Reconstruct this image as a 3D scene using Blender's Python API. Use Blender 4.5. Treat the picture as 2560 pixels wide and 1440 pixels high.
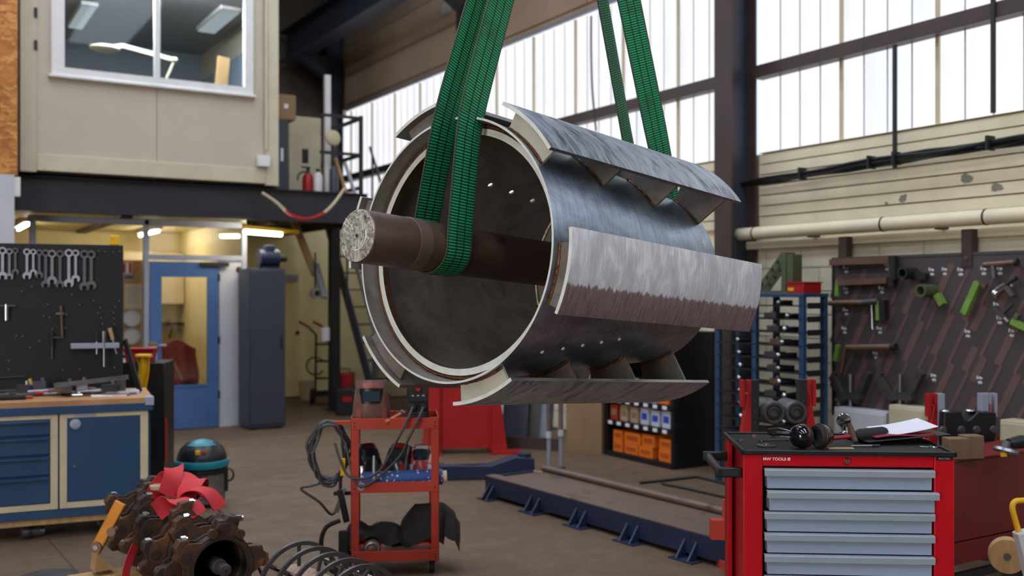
import bpy, bmesh, math, random
from mathutils import Vector, Matrix
random.seed(7)
sc = bpy.context.scene
COL = sc.collection
for o in list(bpy.data.objects):
    bpy.data.objects.remove(o)
PI = math.pi
R = math.radians
# ------------------------------------------------------------------ camera
# The building runs along X / Y; the camera stands at the origin, 1.6 m up, turned towards the glazed wall (+X).
YAW = R(31.5)
CA, SA = math.cos(YAW), math.sin(YAW)
EYE = 1.6
FPX, HOR = 2500.0, 735.0          # focal length in pixels of a 2560 wide frame, horizon row
cd = bpy.data.cameras.new('camera')
cam = bpy.data.objects.new('camera', cd)
COL.objects.link(cam)
cam.location = (0, 0, EYE)
cam.rotation_euler = (PI / 2, 0, -YAW)
cd.sensor_width = 36.0
cd.lens = 36.0 * FPX / 2560.0
cd.shift_y = (HOR - 720.0) / 2560.0
cd.clip_start = 0.05
cd.clip_end = 200
cd.dof.use_dof = True
cd.dof.focus_distance = 3.75
cd.dof.aperture_fstop = 2.2
sc.camera = cam
sc.view_settings.view_transform = 'Standard'
sc.view_settings.look = 'None'
sc.view_settings.gamma = 1.0
sc.view_settings.exposure = 0.0
sc.view_settings.use_curve_mapping = False
sc.cycles.use_denoising = True
sc.cycles.max_bounces = 6
sc.cycles.use_adaptive_sampling = True
sc.cycles.adaptive_threshold = 0.05
sc.cycles.diffuse_bounces = 3
sc.cycles.glossy_bounces = 3
sc.cycles.transparent_max_bounces = 8
sc.cycles.sample_clamp_indirect = 6.0
sc.cycles.caustics_reflective = False
sc.cycles.caustics_refractive = False
# ------------------------------------------------------------------ sky and daylight
PANE_E, SKY_E, DOOR_W = 1.1, 8.6, 580.0
world = bpy.data.worlds.new('overcast_sky')
sc.world = world
world.use_nodes = True
wb = world.node_tree.nodes['Background']
wb.inputs['Color'].default_value = (0.78, 0.86, 1.0, 1)
wb.inputs['Strength'].default_value = 1.2

def area(name, loc, target, sx, sy, watts, col):
    l = bpy.data.lights.new(name, 'AREA')
    l.shape = 'RECTANGLE'; l.size = sx; l.size_y = sy; l.energy = watts; l.color = col
    o = bpy.data.objects.new(name, l)
    COL.objects.link(o)
    o.location = loc
    o.rotation_euler = (Vector(target) - Vector(loc)).to_track_quat('-Z', 'Y').to_euler()
    return o
# the open vehicle door in the long wall behind the camera, opposite the glazing
area('daylight_through_vehicle_door', (-9.1, -3.0, 2.35), (0, -1.2, 2.0), 5.0, 4.5, DOOR_W, (1.0, 0.965, 0.92))

# ------------------------------------------------------------------ coordinates
def cw(x, y, z):
    """camera frame (right, away, height above floor) -> world"""
    return Vector((x * CA + y * SA, -x * SA + y * CA, z))
def px(u, v, d):
    return cw((u - 1280) / FPX * d, d, EYE - (v - HOR) / FPX * d)
def at_z(u, v, z=0.0):
    return px(u, v, (EYE - z) * FPX / (v - HOR))
def on_x(u, v, X):
    t = (u - 1280) / FPX
    return px(u, v, X / (t * CA + SA))
def on_y(u, v, Y):
    t = (u - 1280) / FPX
    return px(u, v, Y / (CA - t * SA))

# ------------------------------------------------------------------ mesh building
class MB:
    def __init__(s, M=None):
        s.v = []; s.f = []; s.m = []; s.uv = {}; s.M = M or Matrix(); s.c = 0
    def add(s, vs, fs, M=None):
        b = len(s.v); T = s.M @ M if M is not None else s.M
        s.v += [T @ Vector(q) for q in vs]
        for f in fs:
            s.f.append([b + i for i in f]); s.m.append(s.c)
        return s
    def bx(s, x0, x1, y0, y1, z0, z1, M=None):
        return s.add([(x0,y0,z0),(x1,y0,z0),(x1,y1,z0),(x0,y1,z0),(x0,y0,z1),(x1,y0,z1),(x1,y1,z1),(x0,y1,z1)],
                     [(0,3,2,1),(4,5,6,7),(0,1,5,4),(1,2,6,5),(2,3,7,6),(3,0,4,7)], M)
    def box(s, c, d, M=None):
        return s.bx(c[0]-d[0]/2, c[0]+d[0]/2, c[1]-d[1]/2, c[1]+d[1]/2, c[2]-d[2]/2, c[2]+d[2]/2, M)
    def bar(s, p, q, w, h, up=(0,0,1)):
        """a square bar from p to q"""
        p, q = Vector(p), Vector(q); y = (q - p); L = y.length; y.normalize()
        up = Vector(up)
        if abs(y.dot(up)) > .98: up = Vector((1,0,0))
        x = y.cross(up).normalized(); z = x.cross(y)
        M = Matrix((x, y, z)).transposed().to_4x4(); M.translation = p
        return s.bx(-w/2, w/2, 0, L, -h/2, h/2, M)
    def cyl(s, p, q, r, r2=None, n=16, caps=True):
        p, q = Vector(p), Vector(q); r2 = r if r2 is None else r2
        z = (q - p).normalized(); x = z.orthogonal().normalized(); y = z.cross(x)
        vs = []
        for c, rr in ((p, r), (q, r2)):
            for i in range(n):
                a = 2*PI*i/n; vs.append(c + x*(rr*math.cos(a)) + y*(rr*math.sin(a)))
        fs = [(i, (i+1) % n, n+(i+1) % n, n+i) for i in range(n)]
        if caps: fs += [tuple(range(n-1, -1, -1)), tuple(range(n, 2*n))]
        return s.add(vs, fs)
    def tube(s, pts, r, n=8, closed=False, caps=True):
        pts = [Vector(p) for p in pts]; N = len(pts); vs = []; fs = []
        rr = r if isinstance(r, (list, tuple)) else [r]*N
        pa = None
        for i, p in enumerate(pts):
            if closed: t = pts[(i+1) % N] - pts[i-1]
            else: t = pts[min(i+1, N-1)] - pts[max(i-1, 0)]
            t.normalize()
            x = (pa - t*pa.dot(t)) if pa is not None else t.orthogonal()
            if x.length < 1e-6: x = t.orthogonal()
            x.normalize(); pa = x; y = t.cross(x)
            for k in range(n):
                a = 2*PI*k/n; vs.append(p + x*(rr[i]*math.cos(a)) + y*(rr[i]*math.sin(a)))
        for i in range(N if closed else N-1):
            j = (i+1) % N
            for k in range(n):
                fs.append((i*n+k, i*n+(k+1) % n, j*n+(k+1) % n, j*n+k))
        if caps and not closed: fs += [tuple(range(n-1, -1, -1)), tuple(range((N-1)*n, N*n))]
        return s.add(vs, fs)
    def prism(s, poly, z0, z1, M=None):
        n = len(poly)
        vs = [(x, y, z0) for x, y in poly] + [(x, y, z1) for x, y in poly]
        fs = [tuple(range(n-1, -1, -1)), tuple(range(n, 2*n))] + [(i, (i+1) % n, n+(i+1) % n, n+i) for i in range(n)]
        return s.add(vs, fs, M)
    def lathe(s, prof, n=32, M=None, a0=0, a1=2*PI, caps=False):
        full = abs(a1-a0-2*PI) < 1e-6; vs = []; fs = []; m = len(prof); k = n if full else n+1
        for i in range(k):
            a = a0+(a1-a0)*i/n
            for r, z in prof: vs.append((r*math.cos(a), r*math.sin(a), z))
        for i in range(n):
            j = (i+1) % k
            for q in range(m-1): fs.append((i*m+q, j*m+q, j*m+q+1, i*m+q+1))
        return s.add(vs, fs, M)
    def ball(s, c, rad, n=16, m=10, M=None, cut=None):
        c = Vector(c); rx, ry, rz = rad if isinstance(rad, (tuple, list)) else (rad,)*3
        vs = []; fs = []
        for j in range(m+1):
            b = -PI/2+PI*j/m
            for i in range(n):
                a = 2*PI*i/n; vs.append((c.x+rx*math.cos(b)*math.cos(a), c.y+ry*math.cos(b)*math.sin(a), c.z+rz*math.sin(b)))
        for j in range(m):
            for i in range(n): fs.append((j*n+i, j*n+(i+1) % n, (j+1)*n+(i+1) % n, (j+1)*n+i))
        return s.add(vs, fs, M)
    def sector(s, r0, r1, a0, a1, y0, y1, n=12):
        """annular sector solid about the local y axis, angles in degrees in the x/z plane"""
        vs = []; fs = []
        for i in range(n+1):
            a = R(a0+(a1-a0)*i/n)
            for r, y in ((r0, y0), (r1, y0), (r1, y1), (r0, y1)): vs.append((r*math.cos(a), y, r*math.sin(a)))
        for i in range(n):
            for q in range(4): fs.append((i*4+q, i*4+(q+1) % 4, (i+1)*4+(q+1) % 4, (i+1)*4+q))
        fs += [(3, 2, 1, 0), (n*4, n*4+1, n*4+2, n*4+3)]
        return s.add(vs, fs)
    def grid(s, fn, nu, nv, th=0.0):
        """surface fn(i/nu, j/nv) -> point; th > 0 makes it a sheet of that thickness along z-ish normal"""
        P = [[Vector(fn(i/nu, j/nv)) for j in range(nv+1)] for i in range(nu+1)]
        W = nv+1; vs = [p for r in P for p in r]; fs = []
        for i in range(nu):
            for j in range(nv): fs.append((i*W+j, (i+1)*W+j, (i+1)*W+j+1, i*W+j+1))
        if th:
            N = len(vs); bot = []
            for i in range(nu+1):
                for j in range(nv+1):
                    a = P[min(i+1, nu)][j]-P[max(i-1, 0)][j]; b = P[i][min(j+1, nv)]-P[i][max(j-1, 0)]
                    nn = a.cross(b)
                    if nn.length > 1e-9: nn.normalize()
                    bot.append(P[i][j]-nn*th)
            vs += bot
            fs += [tuple(N+q for q in reversed(f)) for f in fs[:nu*nv]]
            for i in range(nu):
                fs.append((i*W, N+i*W, N+(i+1)*W, (i+1)*W)); fs.append((i*W+nv, (i+1)*W+nv, N+(i+1)*W+nv, N+i*W+nv))
            for j in range(nv):
                fs.append((j, j+1, N+j+1, N+j)); fs.append((nu*W+j, N+nu*W+j, N+nu*W+j+1, nu*W+j+1))
        return s.add(vs, fs)
    def mesh(s, name, mats, smooth=35):
        me = bpy.data.meshes.new(name)
        me.from_pydata([tuple(q) for q in s.v], [], s.f)
        for m in (mats if isinstance(mats, (list, tuple)) else [mats]): me.materials.append(m)
        me.polygons.foreach_set('material_index', s.m)
        bm = bmesh.new(); bm.from_mesh(me)
        bmesh.ops.recalc_face_normals(bm, faces=bm.faces); bm.to_mesh(me); bm.free()
        if smooth:
            me.polygons.foreach_set('use_smooth', [True]*len(me.polygons))
            me.set_sharp_from_angle(angle=R(smooth))
        me.update()
        return me
    def build(s, name, mats, parent=None, smooth=35, bevel=0.0):
        o = bpy.data.objects.new(name, s.mesh(name, mats, smooth))
        COL.objects.link(o)
        if parent: o.parent = parent
        if bevel:
            b = o.modifiers.new('edge', 'BEVEL'); b.width = bevel; b.segments = 2; b.limit_method = 'ANGLE'; b.angle_limit = R(50)
        return o

def tag(o, label, cat, group=None):
    o['label'] = label; o['category'] = cat
    if group: o['group'] = group
    return o
def structure(o, label=None):
    o['kind'] = 'structure'
    if label: o['label'] = label
    return o
def thing(name, label, cat, loc=(0,0,0), rz=0.0, group=None):
    o = bpy.data.objects.new(name, None); COL.objects.link(o)
    o.empty_display_size = .05
    o.location = loc; o.rotation_euler = (0, 0, rz)
    return tag(o, label, cat, group)
def place(o, loc, rz=0.0, rx=0.0, ry=0.0):
    o.location = loc; o.rotation_euler = (rx, ry, rz); return o
def inst(me, name, parent, loc=(0,0,0), rot=(0,0,0), scale=(1,1,1)):
    o = bpy.data.objects.new(name, me); COL.objects.link(o); o.parent = parent
    o.location = loc; o.rotation_euler = rot; o.scale = scale
    return o
def dup(root, loc, rz, label, rx=0.0, ry=0.0):
    def cp(o, par):
        c = o.copy(); COL.objects.link(c); c.parent = par
        for ch in o.children: cp(ch, c)
        return c
    r = cp(root, None); r.location = loc; r.rotation_euler = (rx, ry, rz); r['label'] = label
    return r
def Tm(x=0, y=0, z=0): return Matrix.Translation((x, y, z))
def Rm(a, ax): return Matrix.Rotation(R(a), 4, ax)
def arc(c, r, a0, a1, n, plane='xz'):
    out = []
    for i in range(n+1):
        a = R(a0+(a1-a0)*i/n); p, q = r*math.cos(a), r*math.sin(a)
        out.append({'xz': (c[0]+p, c[1], c[2]+q), 'xy': (c[0]+p, c[1]+q, c[2]), 'yz': (c[0], c[1]+p, c[2]+q)}[plane])
    return out
def spline(pts, k=6):
    P = [Vector(p) for p in pts]; out = []
    for i in range(len(P)-1):
        p0, p1, p2, p3 = P[max(i-1, 0)], P[i], P[i+1], P[min(i+2, len(P)-1)]
        for j in range(k):
            t = j/k
            out.append(.5*((2*p1)+(p2-p0)*t+(2*p0-5*p1+4*p2-p3)*t*t+(3*p1-p0-3*p2+p3)*t**3))
    return out+[P[-1]]
def text_mesh(body, size, mat, name, parent, loc, rot=(PI/2, 0, 0), depth=.0006, xscale=1.0, align='LEFT'):
    c = bpy.data.curves.new(name, 'FONT'); c.body = body; c.size = size; c.extrude = depth; c.align_x = align; c.offset = size*.012
    t = bpy.data.objects.new(name, c); COL.objects.link(t)
    dg = bpy.context.evaluated_depsgraph_get()
    me = bpy.data.meshes.new_from_object(t.evaluated_get(dg)); me.materials.clear(); me.materials.append(mat)
    bpy.data.objects.remove(t); bpy.data.curves.remove(c)
    o = bpy.data.objects.new(name, me); COL.objects.link(o); o.parent = parent
    o.location = loc; o.rotation_euler = rot; o.scale = (xscale, 1, 1)
    return o

# ------------------------------------------------------------------ materials
def lin(c):
    return tuple(((x/255)/12.92 if x/255 <= .04045 else ((x/255+.055)/1.055)**2.4) for x in c)+(1.0,)
class NT:
    def __init__(s, name):
        s.m = bpy.data.materials.new(name); s.m.use_nodes = True; s.t = s.m.node_tree; s.t.nodes.clear()
        s.out = s.n('ShaderNodeOutputMaterial')
    def n(s, ty, **kw):
        x = s.t.nodes.new(ty)
        for k, v in kw.items(): setattr(x, k, v)
        return x
    def l(s, a, b): s.t.links.new(a, b)
    def coord(s, scale=(1,1,1), rot=(0,0,0), kind='Object'):
        tc = s.n('ShaderNodeTexCoord'); mp = s.n('ShaderNodeMapping')
        mp.inputs['Scale'].default_value = scale; mp.inputs['Rotation'].default_value = rot
        s.l(tc.outputs[kind], mp.inputs['Vector']); return mp.outputs['Vector']
    def noise(s, vec, scale, detail=4, rough=.55, dist=0):
        x = s.n('ShaderNodeTexNoise'); x.inputs['Scale'].default_value = scale; x.inputs['Detail'].default_value = detail
        x.inputs['Roughness'].default_value = rough; x.inputs['Distortion'].default_value = dist
        s.l(vec, x.inputs['Vector']); return x.outputs['Fac']
    def ramp(s, fac, stops, interp='LINEAR'):
        r = s.n('ShaderNodeValToRGB'); r.color_ramp.interpolation = interp; e = r.color_ramp.elements
        while len(e) < len(stops): e.new(.5)
        for q, (p, c) in zip(e, stops): q.position = p; q.color = c
        s.l(fac, r.inputs['Fac']); return r.outputs['Color']
    def mix(s, fac, a, b, mode='MIX'):
        x = s.n('ShaderNodeMix', data_type='RGBA', blend_type=mode)
        for sock, v in ((x.inputs[0], fac), (x.inputs[6], a), (x.inputs[7], b)):
            if hasattr(v, 'is_linked'): s.l(v, sock)
            else: sock.default_value = v
        return x.outputs[2]
    def math(s, op, a, b=0.0):
        x = s.n('ShaderNodeMath', operation=op)
        for i, v in enumerate((a, b)):
            if hasattr(v, 'is_linked'): s.l(v, x.inputs[i])
            else: x.inputs[i].default_value = v
        return x.outputs[0]
    def bsdf(s, col, rough=.5, metal=0.0, bump=None, bs=.3, bd=.01, coat=0.0, spec=.5):
        p = s.n('ShaderNodeBsdfPrincipled')
        for k, v in (('Base Color', col), ('Roughness', rough), ('Metallic', metal), ('Coat Weight', coat), ('Specular IOR Level', spec)):
            if hasattr(v, 'is_linked'): s.l(v, p.inputs[k])
            else: p.inputs[k].default_value = v
        if bump is not None:
            b = s.n('ShaderNodeBump'); b.inputs['Strength'].default_value = bs; b.inputs['Distance'].default_value = bd
            s.l(bump, b.inputs['Height']); s.l(b.outputs['Normal'], p.inputs['Normal'])
        s.l(p.outputs[0], s.out.inputs['Surface']); return p
MATS = {}
def sc_(c, k): return tuple(min(1, x*k) for x in c[:3])+(1.0,)
def mat(name, col, rough=.5, metal=0.0, var=.14, scale=9.0, bump=0.0, bscale=60.0, dirt=None, dirt_at=.62, dscale=5.0, coat=0.0, stretch=(1,1,1), spec=.5):
    """painted / plain surface with tonal variation, fine relief and patches of wear"""
    if name in MATS: return MATS[name]
    t = NT(name); v = t.coord(stretch); c = lin(col)
    n = t.noise(v, scale, 5)
    k = t.ramp(n, [(.3, sc_(c, 1-var)), (.7, sc_(c, 1+var))])
    if dirt:
        m = t.ramp(t.noise(v, dscale, 8, .68), [(dirt_at, (0,0,0,1)), (min(1, dirt_at+.1), (1,1,1,1))])
        k = t.mix(m, k, lin(dirt))
    rv = t.n('ShaderNodeMapRange'); rv.inputs['To Min'].default_value = max(.02, rough-.08); rv.inputs['To Max'].default_value = min(1, rough+.08)
    t.l(n, rv.inputs['Value'])
    t.bsdf(k, rv.outputs[0], metal, t.noise(v, bscale, 3) if bump else None, bump, .004, coat, spec)
    MATS[name] = t.m; return t.m
def emit(name, col, strength):
    t = NT(name); e = t.n('ShaderNodeEmission'); e.inputs[0].default_value = lin(col); e.inputs[1].default_value = strength
    t.l(e.outputs[0], t.out.inputs[0]); MATS[name] = t.m; return t.m
# special surfaces -------------------------------------------------
def m_floor():
    t = NT('worn_concrete'); v = t.coord()
    a = t.noise(v, .55, 6, .6); b = t.noise(v, 5.0, 8, .65); c = t.noise(v, 60, 3)
    k = t.ramp(a, [(.3, lin((94,74,57))), (.7, lin((117,95,75)))])
    k = t.mix(t.ramp(b, [(.35, (0,0,0,1)), (.75, (.55,.55,.55,1))]), k, lin((84,66,52)))
    k = t.mix(t.ramp(t.noise(v, 2.2, 10, .7), [(.62, (0,0,0,1)), (.7, (.6,.6,.6,1))]), k, lin((66,55,47)))
    t.bsdf(k, t.ramp(b, [(.3, (.5,.5,.5,1)), (.7, (.75,.75,.75,1))]), 0, t.math('ADD', b, t.math('MULTIPLY', c, .3)), .25, .006, 0, .3)
    return t.m
def m_osb():
    t = NT('osb_board'); v = t.coord((1, 1, 1))
    k = None
    w = t.n('ShaderNodeTexVoronoi'); w.inputs['Scale'].default_value = 16; w.feature = 'F1'
    mp = t.coord((1.0, 1.0, 2.2), (0, .5, 0)); 
    nz = t.n('ShaderNodeTexNoise'); nz.inputs['Scale'].default_value = 9
    t.l(mp, nz.inputs['Vector']); mx = t.n('ShaderNodeMix', data_type='VECTOR'); mx.inputs[0].default_value = .25
    t.l(mp, mx.inputs[4]); t.l(nz.outputs['Color'], mx.inputs[5]); t.l(mx.outputs[1], w.inputs['Vector'])
    sep = t.n('ShaderNodeSeparateColor'); t.l(w.outputs['Color'], sep.inputs[0])
    k = t.ramp(sep.outputs[0], [(0, lin((150,88,34))), (.5, lin((190,120,52))), (1, lin((214,150,80)))])
    t.bsdf(k, .7, 0, w.outputs['Distance'], .4, .01); return t.m
def m_pane():
    t = NT('translucent_daylit_sheet'); oi = t.n('ShaderNodeObjectInfo')
    v = t.coord((1, 3, .6))
    k = t.ramp(oi.outputs['Random'], [(0, (.90,.93,1,1)), (.5, (1,.97,1,1)), (1, (.97,.98,1,1))])
    k = t.mix(t.ramp(t.noise(v, 1.5, 3), [(.4, (1,1,1,1)), (.8, (.86,.88,.92,1))]), (0,0,0,1), k, 'MIX')
    e = t.n('ShaderNodeEmission'); t.l(k, e.inputs[0]); e.inputs[1].default_value = PANE_E
    t.l(e.outputs[0], t.out.inputs[0]); return t.m
def m_glass(name, fac, tint=(1,1,1,1)):
    t = NT(name); a = t.n('ShaderNodeBsdfTransparent'); a.inputs[0].default_value = tint
    g = t.n('ShaderNodeBsdfGlossy'); g.inputs['Roughness'].default_value = .03
    x = t.n('ShaderNodeMixShader'); x.inputs[0].default_value = fac
    t.l(a.outputs[0], x.inputs[1]); t.l(g.outputs[0], x.inputs[2]); t.l(x.outputs[0], t.out.inputs[0]); return t.m
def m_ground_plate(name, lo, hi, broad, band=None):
    """steel dressed with a grinding disc: strokes across the plate over mill scale; below the line band (if any) a dark reflection is painted in"""
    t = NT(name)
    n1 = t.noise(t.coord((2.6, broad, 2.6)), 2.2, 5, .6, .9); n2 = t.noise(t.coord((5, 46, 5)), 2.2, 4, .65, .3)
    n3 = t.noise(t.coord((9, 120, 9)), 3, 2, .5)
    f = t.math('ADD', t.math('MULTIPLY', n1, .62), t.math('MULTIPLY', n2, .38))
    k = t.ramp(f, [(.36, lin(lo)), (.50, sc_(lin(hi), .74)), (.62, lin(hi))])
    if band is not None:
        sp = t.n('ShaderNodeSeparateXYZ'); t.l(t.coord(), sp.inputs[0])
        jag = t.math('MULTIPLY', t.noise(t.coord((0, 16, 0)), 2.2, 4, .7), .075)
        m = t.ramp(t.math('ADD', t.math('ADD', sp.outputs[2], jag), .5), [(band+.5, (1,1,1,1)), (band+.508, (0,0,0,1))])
        k = t.mix(m, k, t.ramp(n2, [(.35, lin((110,90,92))), (.65, lin((150,130,132)))]))  # brown-purple reflection of the darker surroundings, painted into the lower part
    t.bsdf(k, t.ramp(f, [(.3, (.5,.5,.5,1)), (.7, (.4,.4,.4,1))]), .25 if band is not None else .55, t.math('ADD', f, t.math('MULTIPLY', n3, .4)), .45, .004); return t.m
def m_shell():
    t = NT('drum_rolled_steel'); v = t.coord((2.2, 1.0, 2.2))
    a = t.noise(v, 4, 8, .66, .8); b = t.noise(t.coord((1, 9, 1)), 7, 5, .6, .6)
    f = t.math('ADD', t.math('MULTIPLY', a, .6), t.math('MULTIPLY', b, .4))
    k = t.ramp(f, [(.34, lin((116,126,140))), (.5, lin((150,166,186))), (.66, lin((186,204,224)))])
    t.bsdf(k, t.ramp(f, [(.3, (.3,.3,.3,1)), (.7, (.42,.42,.42,1))]), .85, b, .12, .003); return t.m
def m_scale_steel():
    t = NT('mill_scale_steel'); v = t.coord((1.5, 1.5, 1.5))
    a = t.noise(v, 3, 8, .68, .5); b = t.noise(v, 14, 6, .7)
    k = t.ramp(a, [(.35, lin((116,102,92))), (.55, lin((140,130,122))), (.72, lin((96,86,82)))])
    k = t.mix(t.ramp(b, [(.62, (0,0,0,1)), (.75, (.8,.8,.8,1))]), k, lin((98,66,46)))
    t.bsdf(k, .5, .2, a, .1, .003); return t.m
def m_web(name='green_webbing'):
    t = NT(name); uv = t.n('ShaderNodeTexCoord').outputs['UV']; sp = t.n('ShaderNodeSeparateXYZ'); t.l(uv, sp.inputs[0])
    U, V = sp.outputs[0], sp.outputs[1]
    rib = t.math('SINE', t.math('MULTIPLY', V, 2*PI/.0105))
    rb = t.ramp(t.math('MULTIPLY_ADD', rib, .5), [(0, (0,0,0,1)), (1, (1,1,1,1))])
    mm = t.n('ShaderNodeMapRange'); t.l(rib, mm.inputs['Value']); mm.inputs['From Min'].default_value = -1
    k = t.ramp(mm.outputs[0], [(.15, lin((8,44,30))), (.5, lin((20,128,80))), (.9, lin((38,176,112)))])
    for c0 in (.36, .66):
        d = t.math('ABSOLUTE', t.math('SUBTRACT', U, c0)); k = t.mix(t.ramp(d, [(.014, (1,1,1,1)), (.026, (0,0,0,1))]), k, lin((12,34,26)))
    ed = t.math('ABSOLUTE', t.math('SUBTRACT', U, .5)); k = t.mix(t.ramp(ed, [(.42, (0,0,0,1)), (.47, (.85,.85,.85,1))]), k, lin((62,66,52)))
    dn = t.noise(t.coord((1, 1, 1)), 7, 6, .65); k = t.mix(t.ramp(dn, [(.5, (0,0,0,1)), (.72, (.62,.62,.62,1))]), k, lin((38,50,40)))
    t.bsdf(k, .62, 0, mm.outputs[0], .5, .002, 0, .35); return t.m
def m_cast():
    t = NT('shaft_cut_face'); v = t.coord()
    a = t.noise(v, 42, 8, .75, 1.5); vo = t.n('ShaderNodeTexVoronoi'); vo.inputs['Scale'].default_value = 60; t.l(v, vo.inputs['Vector'])
    k = t.ramp(a, [(.34, lin((104,76,54))), (.48, lin((176,164,146))), (.6, lin((240,238,230)))])
    t.bsdf(k, .36, .5, t.math('ADD', a, vo.outputs['Distance']), .6, .004); return t.m
M_FLOOR = m_floor(); M_OSB = m_osb(); M_PANE = m_pane()
M_SKYL = emit('skylight_sheet', (226,238,255), SKY_E)
M_GLASS = m_glass('office_glass', .012, (.86,.9,.92,1)); M_GLASS2 = m_glass('partition_glass', .07, (.97,.96,.92,1))
M_CREAM = mat('cream_wall_paint', (224,210,178), .6, 0, .08, 3, .1, 40, (150,132,104), .66, 3.2)
M_BLOCK = mat('painted_block', (224,212,184), .7, 0, .1, 6, .5, 90, (150,136,112), .68, 6)
M_CAB = mat('cabin_cream_panel', (190,178,158), .5, 0, .05, 2.5, .05, 50, (160,142,116), .66, 4.5)
M_CABF = mat('cabin_cream_frame', (200,188,160), .5, 0, .08, 4, .1, 60, (120,92,56), .66, 7)
M_WHITE = mat('white_paint', (222,218,214), .45, 0, .05, 8)
M_DSTEEL = mat('dark_brown_steel', (70,54,50), .5, .15, .15, 5, .1, 60)
M_BSTEEL = mat('blue_black_steel', (58,62,76), .45, .2, .15, 5, .1, 60)
M_CLAD = mat('brown_cladding', (84,72,62), .7, 0, .12, 2, .1, 40)
M_CLADR = mat('brown_wall_sheet', (186,160,134), .7, 0, .1, 2, .1, 40)
M_ROOF = mat('roof_sheet', (50,46,44), .8, 0, .1, 1.5)
M_MZ = mat('mezzanine_steel', (40,38,44), .5, .1, .15, 5, .1, 60)
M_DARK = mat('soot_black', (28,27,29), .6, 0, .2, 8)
M_BLACK = mat('black_plastic', (26,26,28), .38, 0, .15, 14)
M_RUBBER = mat('black_rubber', (32,31,31), .8, 0, .15, 20, .1)
M_YWALL = mat('yellow_cream_wall', (236,220,166), .6, 0, .06, 3, .05, 40, (176,150,96), .70, 4)
M_BLUE = mat('workshop_blue', (38,68,100), .42, 0, .1, 4, .05, 60, (30,50,84), .70, 9)
M_DBLUE = mat('blue_door_paint', (72,104,150), .42, 0, .08, 2.5, .05, 60, (50,72,108), .72, 8)
M_NAVY = mat('navy_paint', (30,40,66), .5, .05, .15, 5, .1, 60, (52,46,42), .68, 6)
M_GREYP = mat('grey_paint', (150,154,166), .5, 0, .06, 4, .05, 60, (110,104,100), .70, 5)
M_PALE = mat('pale_grey_panel', (196,194,198), .55, 0, .05, 3, .05, 50, (140,128,120), .70, 4)
M_SLATE = mat('slate_locker_paint', (60,64,76), .45, 0, .06, 4)
M_RED = mat('tool_chest_red', (184,12,28), .4, 0, .06, 3, .02, 80, None, spec=.3)
M_DRED = mat('dull_red_paint', (172,24,26), .45, 0, .12, 4, .05, 60, (96,20,20), .70, 7)
M_ORED = mat('orange_red_paint', (178,58,40), .45, 0, .12, 5, .08, 60, (120,44,34), .66, 9)
M_CHEST = mat('drawer_grey_blue', (150,164,186), .36, .1, .05, 4, .02, 80, (96,102,112), .72, 30)
M_LIP = mat('drawer_lip_grey', (164,172,182), .34, .25, .05, 6)
M_CHROME = mat('chrome', (200,202,206), .16, 1.0, .08, 12)
M_STEEL = mat('tool_steel', (150,150,154), .34, .9, .2, 14)
M_DTOOL = mat('dark_tool_steel', (86,82,82), .45, .5, .2, 16)
M_RUST = mat('rusty_casting', (84,58,42), .68, .3, .3, 9, .5, 50, (132,84,44), .58, 7)
M_RUSTD = mat('dark_rusty_casting', (64,50,44), .62, .35, .3, 9, .5, 50, (100,66,40), .62, 7)
M_SHAFT = mat('rolled_shaft_steel', (100,78,67), .36, .4, .22, 5, .15, 50, (52,40,36), .58, 5)
M_CUT = mat('bright_cut_edge', (240,240,230), .4, .25, .10, 18, .2, 90)
M_CREAMSTEEL = mat('sawn_plate_face', (212,206,186), .45, .25, .12, 8, .15, 80)
M_WELD = mat('weld_bead', (120,78,46), .45, .7, .4, 60, .8, 160)
M_WELDB = mat('bright_weld_bead', (190,176,150), .35, .8, .35, 60, .8, 160)
M_SHELL = m_shell(); M_SCALE = m_scale_steel(); M_WEB = m_web(); M_CASTF = m_cast()
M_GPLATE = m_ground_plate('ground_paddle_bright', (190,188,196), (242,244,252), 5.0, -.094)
M_GDARK = m_ground_plate('ground_paddle_dark', (58,55,57), (184,194,208), 6.0)
M_WOOD = mat('bench_wood', (176,128,84), .6, 0, .18, 6, .1, 60, (96,66,44), .64, 6, stretch=(1, 6, 1))
M_PLY = mat('raw_wood', (178,140,92), .65, 0, .2, 7, .1, 60, (110,78,50), .66, 8, stretch=(5, 1, 1))
M_CARD = mat('brown_cardboard', (146,116,82), .8, 0, .08, 5)
M_YEL = mat('yellow_paint', (232,176,22), .45, 0, .08, 8)
M_ORANGE = mat('orange_box_card', (236,120,24), .6, 0, .08, 20)
M_TEAL = mat('teal_plastic', (24,124,140), .38, 0, .08, 12)
M_REDFAB = mat('red_webbing', (200,40,48), .7, 0, .12, 20, .3, 160)
M_CLOTH = mat('black_leather_cloth', (36,30,27), .8, 0, .2, 8, .3, 40)
M_CABLE = mat('grey_cable', (58,56,56), .5, 0, .15, 20)
M_MARO = mat('maroon_paint', (112,20,26), .45, 0, .1, 4, .05, 60)
M_SPB = mat('spanner_bright', (196,196,202), .38, .55, .12, 20)
M_SPD = mat('spanner_dark', (112,110,112), .45, .5, .15, 20)
M_GRN = mat('green_tool_paint', (112,146,60), .5, 0, .15, 14)
M_DGRN = mat('olive_paint', (78,86,58), .55, 0, .15, 12)
M_DIMW = mat('dim_wood', (120,96,68), .7, 0, .15, 8)
M_BEIGE = mat('beige_block', (196,182,150), .6, 0, .1, 6, .1)
M_PAPER = mat('white_paper', (232,228,236), .7, 0, .02, 12)
M_BRONZE = mat('brown_bar', (122,92,76), .5, .5, .2, 10)
M_PEG = mat('brown_slotted_panel', (70,60,60), .6, 0, .12, 3)
M_SLOT = mat('reddish_slot', (100,74,70), .65, 0, .1, 6)
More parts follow.
